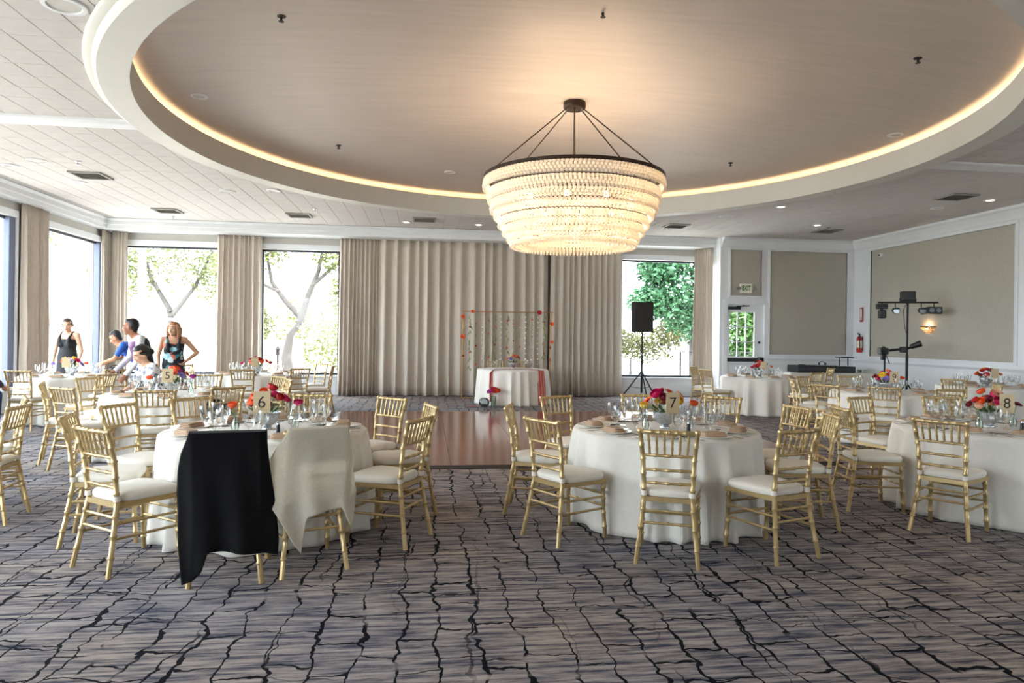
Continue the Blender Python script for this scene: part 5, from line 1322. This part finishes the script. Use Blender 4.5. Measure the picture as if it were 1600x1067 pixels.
for k in range(3):
    b = thing('clear_box', 'small clear plastic box at the end of the gear table', 'box', (10.52 + 0.085 * k, 15.5 + 0.09 * (k % 2), GZ), 0.2 * k, 'clear boxes on the gear table')
    obj('box_shell', MB().bevbox(-0.036, 0.036, -0.036, 0.036, 0.0, 0.06, 0.006), VGLASS, b); obj('box_lid', MB().bevbox(-0.039, 0.039, -0.039, 0.039, 0.06, 0.075, 0.004), thin_glass('box_lid', (0.85, 0.92, 0.92, 1), 0.6), b)
# the T-bar of stage lights
tb = thing('light_stand', 'black light stand with a crossbar of stage lamps by the right wall', 'stand', (10.12, 13.30, 0), -0.35)
obj('pole', MB().tube([(0, 0, 0.14), (0, 0, 1.25)], 0.028, 12).tube([(0, 0, 1.2), (0, 0, 2.36)], 0.020, 12), BLACK_MATTE, tb, smooth=40)
for k in range(3):
    a = 2 * PI * k / 3 + 0.3; obj('leg', MB().tube([(0.03 * math.cos(a), 0.03 * math.sin(a), 0.62), (0.42 * math.cos(a), 0.42 * math.sin(a), 0.012)], 0.014, 8), BLACK_MATTE, tb)
obj('crossbar', MB().tube([(-0.58, 0, 2.36), (0.58, 0, 2.36)], 0.017, 10), BLACK_MATTE, tb)
obj('control_box', MB().bevbox(-0.13, 0.13, -0.09, 0.09, 2.40, 2.60, 0.012).box(-0.16, 0.16, -0.02, 0.02, 2.37, 2.45), BLACK, tb)
def par(x, kind):
    L = obj('stage_lamp', MB().tube([(x, 0.05, 2.20), (x, -0.10, 2.18)], [0.055, 0.075], 16) if kind == 'par' else MB().bevbox(x - 0.14, x + 0.14, -0.09, 0.09, 2.12, 2.27, 0.015) if kind == 'box' else MB().bevbox(x - 0.11, x + 0.11, -0.06, 0.06, 2.22, 2.33, 0.015).bevbox(x - 0.07, x + 0.07, -0.09, 0.05, 2.02, 2.20, 0.02).tube([(x, 0, 2.18), (x, 0, 2.26)], 0.03), BLACK, tb, smooth=30)
    obj('yoke', MB().tube([(x, 0, 2.36), (x, 0, 2.26)], 0.010, 6), BLACK_MATTE, L)
    LENS = mat('lamp_lens', rgb(120, 126, 130), 0.15, 0.2, var=0.3, scale=60)
    if kind == 'par': obj('lens', MB().tube([(x, -0.100, 2.18), (x, -0.104, 2.18)], 0.060, 16), LENS, L)
    elif kind == 'box':
        for s in (-1, 1): obj('lens', MB().tube([(x + s * 0.065, -0.09, 2.195), (x + s * 0.065, -0.094, 2.195)], 0.045, 14), LENS, L)
par(-0.50, 'head'); par(-0.24, 'par'); par(0.26, 'par'); par(0.50, 'box')
obj('cable', MB().tube([(-0.02, -0.03, 2.36), (-0.10, -0.05, 2.2), (-0.07, -0.04, 1.9), (-0.025, -0.02, 1.7)], 0.006, 6), BLACK_MATTE, tb)
obj('side_bracket', MB().bevbox(-0.14, -0.02, -0.05, 0.05, 1.30, 1.42, 0.01).tube([(-0.36, -0.03, 1.34), (0.0, 0.0, 1.38), (0.18, 0.02, 1.46)], 0.026, 8), BLACK, tb, smooth=40)
obj('spot_head', MB().tube([(0.06, -0.02, 1.42), (0.24, -0.10, 1.50)], [0.05, 0.07], 14), BLACK, tb, smooth=40)
tp = thing('camera_tripod', 'short black camera stand beside the light stand', 'tripod', (9.50, 13.15, 0))
obj('pole', MB().tube([(0, 0, 0.15), (0, 0, 1.26)], 0.018, 10), BLACK_MATTE, tp)
for k in range(3):
    a = 2 * PI * k / 3 + 1.1; obj('leg', MB().tube([(0, 0, 0.62), (0.32 * math.cos(a), 0.32 * math.sin(a), 0.01)], 0.012, 8), BLACK_MATTE, tp)
obj('head_unit', MB().bevbox(-0.13, 0.05, -0.07, 0.07, 1.26, 1.40, 0.015).tube([(-0.10, -0.07, 1.36), (-0.13, -0.15, 1.38)], 0.05, 12).bevbox(-0.09, 0.0, -0.05, 0.02, 1.14, 1.26, 0.01), BLACK, tp, smooth=30)
obj('handle', MB().tube([(0.03, 0.02, 1.28), (0.08, 0.0, 1.14), (0.11, 0.0, 1.06)], 0.009, 6), BLACK_MATTE, tp)

# ---------------------------------------------------------------- wall fittings
ex = thing('exit_sign', 'white exit sign with green letters and two emergency lamps', 'sign', (8.03, YE - 0.005, 2.70))
obj('housing', MB().bevbox(-0.165, 0.165, -0.055, 0.0, 0.0, 0.245, 0.012), mat('sign_plastic', rgb(228, 224, 206), 0.5, var=0.02), ex)
link('lettering', text_mesh('EXIT', 0.17, 0.001, emit('exit_green', rgb(20, 96, 40), 0.15), 0.004), ex, (0, -0.0565, 0.125), (PI / 2, 0, 0)).scale = (0.66, 1.0, 1.0)
for s in (-1, 1):
    h = obj('emergency_lamp', MB().lathe([(0, 0), (0.03, 0), (0.048, 0.05), (0.048, 0.06), (0, 0.06)], 16, (0, 0, 0), Matrix.Translation((s * 0.215, -0.03, 0.12)) @ Matrix.Rotation(PI / 2, 4, 'X')), mat('lamp_grey', rgb(150, 150, 146), 0.4, 0.3), ex, smooth=40)
    obj('lamp_arm', MB().tube([(s * 0.16, -0.03, 0.12), (s * 0.20, -0.04, 0.12)], 0.012), WHITE_PAINT, h)
RED = mat('fire_red', rgb(176, 34, 34), 0.35, var=0.04)
fe = thing('fire_extinguisher', 'red fire extinguisher hung in the room corner', 'extinguisher', (XR - 0.085, 16.08, 1.24))
obj('cylinder', MB().lathe([(0, 0), (0.06, 0), (0.068, 0.02), (0.068, 0.34), (0.055, 0.39), (0.022, 0.42), (0, 0.42)], 20), RED, fe, smooth=40)
obj('paper_label', MB().lathe([(0.0692, 0.12), (0.0692, 0.30)], 20), mat('cream_label', rgb(220, 212, 190), 0.7), fe, smooth=40)
obj('valve', MB().tube([(0, 0, 0.42), (0, 0, 0.46)], 0.018).box(-0.06, 0.02, -0.012, 0.012, 0.455, 0.475).box(-0.06, 0.0, -0.010, 0.010, 0.485, 0.50), BLACK, fe)
obj('hose', MB().tube([(-0.01, -0.02, 0.44), (-0.05, -0.07, 0.40), (-0.05, -0.085, 0.25), (-0.04, -0.075, 0.12)], 0.011, 8), BLACK_MATTE, fe, smooth=50)
obj('wall_bracket', MB().box(0.06, 0.083, -0.05, 0.05, 0.05, 0.40), CHROME, fe)
sg = thing('extinguisher_sign', 'tall narrow red and white sign above the fire extinguisher', 'sign', (XR - 0.045, 16.08, 2.02), -PI / 2)
obj('sign_plate', MB().box(-0.05, 0.05, -0.004, 0.0, 0.0, 0.36), RED, sg)
obj('sign_face', MB().box(-0.036, 0.036, -0.0055, -0.004, 0.05, 0.335), mat('sign_white', rgb(232, 230, 226), 0.5), sg)
link('lettering', text_mesh('FIRE EXTINGUISHER', 0.030, 0.0006, RED), sg, (0, -0.0062, 0.20), (PI / 2, PI / 2, 0))
obj('arrow', MB()._add([(-0.022, -0.0062, 0.085), (0.022, -0.0062, 0.085), (0, -0.0062, 0.055)], [(0, 1, 2)]), RED, sg)
wc = thing('wall_camera', 'small white security camera high on the right wall', 'camera', (XR - 0.01, 15.30, 3.62))
obj('mount', MB().box(-0.02, 0.0, -0.04, 0.04, -0.04, 0.04).tube([(-0.02, 0, 0), (-0.06, 0, 0)], 0.014), WHITE_PAINT, wc)
obj('camera_body', MB().bevbox(-0.12, -0.05, -0.04, 0.04, -0.045, 0.045, 0.01), WHITE_PAINT, wc); obj('camera_lens', MB().tube([(-0.12, 0, 0), (-0.126, 0, 0)], 0.026, 12), BLACK, wc)
sn = thing('wall_sconce', 'lit crystal wall sconce on the right wall', 'lamp', (XR, 13.76, 1.72))
obj('bracket', MB().bevbox(-0.02, 0.0, -0.10, 0.10, 0.04, 0.15, 0.005), BLACK_MATTE, sn)
obj('rim', MB().tube([(-0.14 * math.sin(a), -0.20 * math.cos(a), 0.14) for a in [PI * i / 14 for i in range(15)]], 0.010, 6), BLACK_MATTE, sn)
SB = mat('sconce_crystal', rgb(250, 226, 190), 0.15, var=0.05, trans=0.6)
cm = MB()
for q in range(4):
    for i in range(15 - q * 2):
        a = PI * (i + 0.5) / (15 - q * 2); k = 1 - q * 0.2; cm.sphere((-0.135 * k * math.sin(a), -0.19 * k * math.cos(a), 0.115 - q * 0.034), 0.017, 6, 4)
o = obj('crystal_beads', cm, SB, sn, smooth=80); o['kind'] = 'stuff'
obj('bulb', MB().sphere((-0.06, 0, 0.10), 0.028, 10, 8), emit('sconce_bulb', (1.0, 0.68, 0.36, 1), 8.0), sn, smooth=60)
L = bpy.data.lights.new('sconce_lamp', 'POINT'); L.energy = 1.2; L.color = (1.0, 0.66, 0.36); L.shadow_soft_size = 0.04
q = bpy.data.objects.new('sconce_lamp', L); COL.objects.link(q); q.parent = sn; q.location = (-0.07, 0, 0.17)

# ---------------------------------------------------------------- ceiling fittings
VENTM = mat('vent_grey', rgb(150, 148, 140), 0.6, 0.1)
VD = mat('vent_dark', rgb(60, 58, 54), 0.8)
def vent(x, y, where):
    t = thing('ceiling_vent', 'square louvred ceiling vent ' + where, 'vent', (x, y, HC - 0.002))
    obj('backing', MB().box(-0.22, 0.22, -0.22, 0.22, -0.012, -0.006), VD, t)
    f = MB()
    for s in (-1, 1): f.box(-0.25, 0.25, s * 0.235 - 0.018, s * 0.235 + 0.018, -0.026, 0.0).box(s * 0.235 - 0.018, s * 0.235 + 0.018, -0.217, 0.217, -0.026, 0.0)
    obj('frame', f, VENTM, t)
    for k in range(7): obj('louvre', MB().box(-0.215, 0.215, -0.012, 0.012, -0.003, 0.0, Matrix.Translation((0, -0.18 + k * 0.06, -0.018)) @ Matrix.Rotation(0.6, 4, 'X')), VENTM, t)
for x, y, w in ((-5.53, 12.08, 'over the table by the woman in black'), (-5.47, 15.3, 'near the window corner'), (-2.76, 15.3, 'before the gathered back curtain'), (-0.07, 15.3, 'before the closed long curtain'), (5.61, 14.95, 'before the loudspeaker window'), (9.26, 14.9, 'over the gear table'), (9.23, 10.95, 'along the panelled wall')): vent(x, y, w)
GLOW = emit('downlight_glow', (1.0, 0.78, 0.5, 1), 9.0)
OFFL = mat('lamp_off', rgb(196, 192, 184), 0.3)
def downlight(x, y, z, lit, where, r=0.085):
    t = thing('downlight', ('lit' if lit else 'unlit') + ' round recessed downlight ' + where, 'light', (x, y, z))
    obj('trim_ring', MB().lathe([(r, -0.001), (r + 0.035, -0.001), (r + 0.03, -0.012), (r - 0.004, -0.014), (r - 0.012, -0.002)], 28), WHITE_PAINT, t, smooth=35)
    obj('diffuser', MB().lathe([(0, -0.004), (r - 0.006, -0.004)], 24), GLOW if lit else OFFL, t)
def dz(x, y):
    r = math.hypot(x - CX, y - CY); return dome_z(r)
for x, y, lit, w, r in ((-2.88, 5.82, 0, 'beside the ring soffit over the left tables', 0.13), (-6.0, 12.7, 0, 'beside the vent over the woman in black', 0.085), (-2.76, 12.75, 0, 'behind the ring before the back curtain', 0.085), (10.03, 11.1, 1, 'along the panelled wall beside the vent', 0.075), (9.70, 11.97, 0, 'over the light stand', 0.085), (-0.47, 15.75, 1, 'before the closed curtain, window side', 0.075), (1.18, 15.75, 1, 'before the closed curtain over the table for two', 0.075), (6.75, 12.4, 1, 'over the exit door table', 0.075), (-6.5, 11.6, 0, 'over the window wall', 0.085), (8.6, 14.2, 1, 'over the gear table front', 0.075)):
    downlight(x, y, HC - 0.002, lit, w, r)
def sprinkler(x, y, z, where):
    t = thing('sprinkler_head', 'small dark sprinkler head ' + where, 'sprinkler', (x, y, z))
    obj('escutcheon', MB().lathe([(0, 0), (0.045, 0), (0.040, -0.010), (0, -0.012)], 18), BLACK_MATTE if z > 4.2 else CHROME, t, smooth=40)
    obj('nozzle', MB().tube([(0, 0, -0.01), (0, 0, -0.05)], 0.012, 8).lathe([(0, -0.05), (0.026, -0.052), (0.026, -0.056), (0, -0.056)], 12), BLACK_MATTE if z > 4.2 else CHROME, t, smooth=40)
for x, y, w in ((-1.40, 6.70, 'in the dome toward the number six table'), (1.62, 6.30, 'in the dome on the entrance side'), (5.10, 6.60, 'in the dome toward the number eight table'), (-1.42, 11.15, 'in the dome on the window corner side'), (5.10, 11.05, 'in the dome toward the exit')): sprinkler(x, y, dz(x, y) + 0.004, w)
for x, y, w in ((-5.3, 11.16, 'beside the vent by the windows'), (-5.64, 16.1, 'by the window corner'), (-2.3, 14.5, 'before the back windows'), (9.05, 14.5, 'over the gear table')): sprinkler(x, y, HC - 0.001, w)
for x, y, w in ((-2.85, 8.95, 'in the dome on the window side'), (0.40, 12.6, 'in the dome above the dance floor end'), (6.55, 8.90, 'in the dome on the panelled wall side')): downlight(x, y, dz(x, y) + 0.004, 0, w, 0.075)
for k, (x, y, w) in enumerate(((-3.62, 13.0, 'behind the ring by the gnarled tree window'), (-5.9, 11.2, 'over the window wall tables'), (6.2, 13.6, 'toward the exit door'))):
    t = thing('ceiling_speaker', 'flush white ceiling speaker ' + w, 'speaker', (x, y, HC - 0.002))
    obj('grille', MB().lathe([(0, -0.006), (0.12, -0.008), (0.13, -0.004), (0.13, 0)], 28), mat('speaker_white', rgb(206, 202, 196), 0.7, var=0.05, scale=200), t, smooth=40)
    obj('rim', MB().lathe([(0.128, 0), (0.145, 0), (0.143, -0.010), (0.130, -0.010)], 28), WHITE_PAINT, t, smooth=40)

# ---------------------------------------------------------------- outdoors
PAVE = mat('pale_concrete', rgb(196, 190, 180), 0.9, var=0.08, scale=0.8)
struct('ground', MB().box(-60, 60, -30, 21.8, -0.5, -0.15).box(-60, 1.5, 21.8, 80, -0.5, -0.15).box(1.5, 60, 21.8, 80, -1.7, -1.3).box(1.5, 60, 21.7, 21.8, -1.5, -0.2), PAVE, label='pale paved ground outside the hall')
DIRT = mat('dry_slope', rgb(176, 160, 128), 0.95, var=0.25, scale=1.2)
def hill(u, v):
    x = -45 + 46 * u; y = 34 + 30 * v
    return (x, y, -0.3 + 6.5 * v ** 0.8 + 0.8 * math.sin(x * 0.21 + 3 * v))
o = struct('hillside', MB().grid(hill, 40, 10), DIRT, smooth=60, label='dry pale slope beyond the terrace')
def foliage_mat(nm, c, tr=0.35): return mat(nm, c, 0.6, var=0.35, scale=3.0, trans=tr)
LF_PALE, LF_OLIVE, LF_GREEN = foliage_mat('pale_foliage', rgb(92, 98, 50)), foliage_mat('olive_foliage', rgb(84, 90, 48)), foliage_mat('deep_green_foliage', rgb(50, 92, 58), 0.15)
BARK = mat('grey_bark', rgb(62, 58, 56), 0.9, var=0.25, scale=6, bump=0.6, bscale=18)
def tree(x, y, label, trunk, blobs, leafm, n, size, seed):
    t = thing('tree', label, 'tree', (x, y, -0.15)); r = random.Random(seed)
    for pts, rad in trunk:
        P = [Vector(p) for p in pts]; k = len(P); rs = [rad * (1 - 0.65 * i / (k - 1)) for i in range(k)]
        obj('trunk' if rad > 0.13 else 'branch', MB().tube(P, rs, 9), BARK, t, smooth=60)
    lm = MB()
    for _ in range(n):
        c, R = r.choice(blobs); c = Vector(c)
        d = Vector((r.gauss(0, 1), r.gauss(0, 1), r.gauss(0, 1))).normalized() * (r.random() ** 0.45)
        p = c + Vector((d.x * R[0], d.y * R[1], d.z * R[2])); a = Vector((r.gauss(0, 1), r.gauss(0, 1), r.gauss(0, 0.6) - 0.4)).normalized(); b = a.orthogonal().normalized(); b.rotate(Matrix.Rotation(r.uniform(0, 6.28), 3, a)); s = size * r.uniform(0.6, 1.3)
        lm._add([p, p + a * s * 0.5 + b * s * 0.2, p + a * s, p + a * s * 0.5 - b * s * 0.2], [(0, 1, 2, 3)])
    o = obj('foliage', lm, leafm, t); o['kind'] = 'stuff'
    return t
tree(-4.45, 22.5, 'gnarled pale tree with a leaning grey trunk outside the window', [([(0.2, 0, 0), (0.05, 0, 0.9), (0.15, 0, 1.6), (0.55, 0.1, 2.2)], 0.20), ([(0.45, 0.05, 2.05), (0.7, 0, 2.9), (1.0, 0.1, 3.7), (1.2, 0, 4.8)], 0.12), ([(0.5, 0.1, 2.15), (0.0, 0, 2.7), (-0.45, 0.1, 3.3), (-0.6, 0, 4.2)], 0.11), ([(0.8, 0, 3.2), (1.5, 0.2, 3.9), (2.0, 0, 4.2)], 0.07), ([(-0.2, 0, 3.0), (-0.9, 0.1, 3.3), (-1.5, 0, 3.4)], 0.06)],
     [((-0.8, 0, 4.3), (0.9, 0.8, 0.6)), ((0.6, 0.2, 5.0), (1.3, 1.0, 0.9)), ((1.6, 0, 4.3), (0.8, 0.7, 0.7)), ((-1.6, 0, 3.7), (0.7, 0.6, 0.5)), ((1.9, 0.3, 2.9), (0.6, 0.5, 0.9))], LF_PALE, 4500, 0.17, 1)
tree(-9.0, 25.6, 'broad airy olive tree outside the corner window', [([(0, 0, 0), (0.1, 0, 1.4), (-0.1, 0, 2.6)], 0.18), ([(0, 0, 2.2), (0.8, 0, 3.3), (1.4, 0, 4.6)], 0.10), ([(0, 0, 2.4), (-0.7, 0, 3.6), (-1.0, 0, 4.8)], 0.10)],
     [((0, 0, 4.4), (2.0, 1.4, 1.3)), ((1.8, 0, 3.8), (1.2, 1.0, 1.2)), ((-1.6, 0, 3.9), (1.2, 1.0, 1.3)), ((2.6, 0.5, 2.0), (0.8, 0.7, 0.9))], LF_OLIVE, 6000, 0.18, 2)
tree(-1.6, 26.0, 'pale bushy tree on the slope outside', [([(0, 0, 0), (0.1, 0, 1.2), (0.5, 0, 2.4)], 0.14)], [((0.2, 0, 1.8), (1.6, 1.2, 1.4)), ((-1.4, 0, 1.4), (1.1, 1.0, 1.1)), ((-3.0, 1, 1.6), (1.3, 1.0, 1.5)), ((1.2, 0, 3.6), (1.3, 1.0, 1.0))], LF_PALE, 5000, 0.18, 3)
tree(9.2, 23.5, 'dense green tree outside the loudspeaker window', [([(0.4, 0, -1.15), (0.3, 0, 1.5), (0.5, 0, 3.0), (0.2, 0, 4.2)], 0.17), ([(0.4, 0, 2.2), (-0.6, 0, 3.2), (-1.2, 0, 3.8)], 0.08)],
     [((-0.3, 0, 3.5), (1.3, 1.1, 1.4)), ((0.4, 0, 2.5), (1.1, 0.9, 0.9)), ((-1.3, 0, 3.0), (0.8, 0.7, 0.6)), ((0, 0, 4.9), (1.7, 1.2, 0.9)), ((1.3, 0.2, 3.4), (1.0, 1.0, 1.6)), ((-1.0, 0, 4.2), (0.8, 0.8, 0.6))], LF_GREEN, 12000, 0.22, 4)
tree(10.35, 20.9, 'green shrub tree outside the exit door', [([(0, 0, 0), (0.1, 0, 1.6)], 0.14)], [((0, 0, 1.9), (1.0, 0.7, 1.1)), ((-0.2, 0, 1.0), (0.8, 0.6, 0.7)), ((0.3, 0.1, 2.8), (1.0, 0.7, 0.8))], foliage_mat('mid_green_foliage', rgb(62, 94, 40), 0.2), 9000, 0.19, 5)
tree(8.3, 27.0, 'low olive bush beside the parked car', [([(0, 0, -1.15), (0, 0, 0.9)], 0.10)], [((-0.6, 0, 1.5), (1.1, 0.7, 0.6)), ((0.9, 0.3, 1.4), (1.2, 0.8, 0.75)), ((1.9, 0.3, 2.0), (0.8, 0.7, 0.7))], foliage_mat('dry_bush', rgb(74, 74, 34), 0.2), 5000, 0.17, 6)
# palm by the left windows
pm = thing('palm_tree', 'tall palm tree outside the left windows', 'tree', (-11.6, 21.5, -0.15)); r = random.Random(8)
obj('trunk', MB().tube([(0, 0, 0), (-0.3, 0.1, 2.2), (-0.45, 0.1, 4.6)], [0.16, 0.14, 0.13], 10), BARK, pm, smooth=60)
for k in range(14):
    a = 2 * PI * k / 14; L = r.uniform(1.7, 2.3); fm = MB(); C = Vector((-0.45, 0.1, 4.6)); prev = None
    for i in range(13):
        f = i / 12; c = C + Vector((math.cos(a) * L * f, math.sin(a) * L * f, 0.55 * math.sin(f * 2.0) - 1.15 * f * f))
        if prev is not None:
            for s in (-1, 1):
                w = 0.36 * math.sin(PI * min(0.98, f + 0.06)) ; t_ = Vector((-math.sin(a), math.cos(a), 0)) * s; fo = Vector((math.cos(a), math.sin(a), 0))
                q = c + t_ * w + fo * 0.16 - Vector((0, 0, 0.14)); fm._add([prev, c, q], [(0, 1, 2)])
        prev = c
    obj('frond', fm, LF_OLIVE, pm)
# terrace railing, gate frame and posts
STEEL = mat('pale_steel', rgb(150, 154, 160), 0.5, 0.3, var=0.05)
rl = thing('terrace_railing', 'pale metal terrace railing outside the corner window', 'railing', (-8.2, 20.6, -0.15))
for z in (0.2, 1.12): obj('rail', MB().tube([(-3.4, 0, z), (3.2, 0, z)], 0.022, 6), STEEL, rl)
for k in range(45): obj('baluster', MB().tube([(-3.3 + 0.146 * k, 0, 0.0 if k % 11 == 0 else 0.2), (-3.3 + 0.146 * k, 0, 1.12)], 0.022 if k % 11 == 0 else 0.008, 6), STEEL, rl)
gf = thing('garden_gate_frame', 'square steel gate frame on the terrace', 'gate', (-6.55, 19.6, -0.15))
for s in (-1, 1): obj('gate_post', MB().bevbox(s * 0.72 - 0.04, s * 0.72 + 0.04, -0.04, 0.04, 0.0, 1.98, 0.005), STEEL, gf)
obj('gate_beam', MB().bevbox(-0.76, 0.76, -0.04, 0.04, 1.98, 2.05, 0.005), STEEL, gf)
for k in range(9): obj('gate_bar', MB().tube([(-0.6 + 0.15 * k, 0, 0.08), (-0.6 + 0.15 * k, 0, 1.15)], 0.010, 6), STEEL, gf)
obj('gate_rail', MB().tube([(-0.7, 0, 0.1), (0.7, 0, 0.1)], 0.015, 6).tube([(-0.7, 0, 1.15), (0.7, 0, 1.15)], 0.015, 6), STEEL, gf)
ps = thing('steel_post', 'grey steel post outside the corner window', 'post', (-7.25, 18.6, -0.15))
obj('shaft', MB().bevbox(-0.075, 0.075, -0.075, 0.075, 0.01, 5.2, 0.01), STEEL, ps); obj('base_plate', MB().bevbox(-0.14, 0.14, -0.14, 0.14, 0.0, 0.02, 0.004), STEEL, ps)
bw = tag(obj('brick_wall', MB().box(-7.4, -4.2, 24.2, 24.5, -0.15, 1.3), mat('pink_brick', rgb(182, 128, 112), 0.9, var=0.25, scale=9)), 'low pinkish brick wall beyond the terrace', 'wall')
f2 = thing('metal_fence', 'dark metal fence outside the loudspeaker window', 'fence', (7.75, 19.2, -0.15))
for z in (0.15, 1.3): obj('rail', MB().tube([(-0.35, 0, z), (3.0, 0, z)], 0.018, 6), BLACK_MATTE, f2)
for k in range(24): obj('picket', MB().tube([(-0.35 + 0.14 * k, 0, 0.0 if k % 6 == 0 else 0.15), (-0.35 + 0.14 * k, 0, 1.3)], 0.03 if k % 6 == 0 else 0.010, 6), BLACK_MATTE, f2)
lp = thing('path_lamp', 'slim dark garden lamp outside the gnarled tree window', 'lamp', (-4.15, 20.0, -0.15))
obj('lamp_post', MB().tube([(0, 0, 0), (0, 0, 1.05)], 0.025, 8), BLACK_MATTE, lp); obj('lamp_head', MB().lathe([(0, 1.05), (0.06, 1.05), (0.05, 1.2), (0.085, 1.22), (0.02, 1.30), (0, 1.34)], 12), BLACK_MATTE, lp, smooth=40)
# parked car
cr = thing('car', 'dark grey car parked outside the loudspeaker window', 'car', (9.0, 30.6, -1.3), 0.25)
CARP = mat('car_paint', rgb(52, 60, 72), 0.25, 0.5, coat=0.8)
def carbody(u, v):
    xs = [-2.1, -2.05, -1.6, -0.9, -0.3, 0.6, 1.2, 1.75, 2.1, 2.12]; zs = [0.45, 0.72, 0.86, 0.92, 1.38, 1.40, 1.05, 0.92, 0.70, 0.40]; ws = [0.70, 0.80, 0.86, 0.88, 0.70, 0.70, 0.86, 0.86, 0.78, 0.70]
    k = v * 9; i = min(int(k + 1e-6), 8); f = k - i; L = lambda a: a[i] * (1 - f) + a[i + 1] * f
    x, zt, w = L(xs), L(zs), L(ws); a = 2 * PI * u; ca, sa = math.cos(a), math.sin(a)
    y = w * abs(ca) ** 0.5 * (1 if ca >= 0 else -1); z = 0.25 + (zt - 0.25) * (0.5 + 0.5 * abs(sa) ** 0.45 * (1 if sa >= 0 else -1))
    return (x, y, z)
obj('car_body', MB().grid(carbody, 28, 27, cu=True), CARP, cr, smooth=50)
obj('windscreen', MB()._add([(-0.86, -0.62, 0.98), (-0.86, 0.62, 0.98), (-0.36, 0.56, 1.37), (-0.36, -0.56, 1.37)], [(0, 1, 2, 3)]), mat('car_glass', rgb(40, 46, 52), 0.08, spec=0.8), cr)
for s in (-1, 1):
    obj('side_window', MB()._add([(-0.6, s * 0.80, 0.95), (1.0, s * 0.82, 0.98), (0.6, s * 0.725, 1.32), (-0.25, s * 0.725, 1.32)], [(0, 1, 2, 3)]), MATS['car_glass'], cr)
    for x in (-1.3, 1.3):
        w = obj('wheel', MB().lathe([(0, -0.1), (0.2, -0.1), (0.31, -0.08), (0.32, 0.0), (0.31, 0.08), (0.2, 0.1), (0, 0.1)], 24, (0, 0, 0), Matrix.Translation((x, s * 0.76, 0.325)) @ Matrix.Rotation(PI / 2, 4, 'X')), BLACK_MATTE, cr, smooth=40)
        obj('hubcap', MB().lathe([(0, 0.105), (0.18, 0.105), (0.18, 0.11), (0, 0.112)], 16, (0, 0, 0), Matrix.Translation((x, s * 0.76, 0.325)) @ Matrix.Rotation(-s * PI / 2, 4, 'X')), BLACK, w)
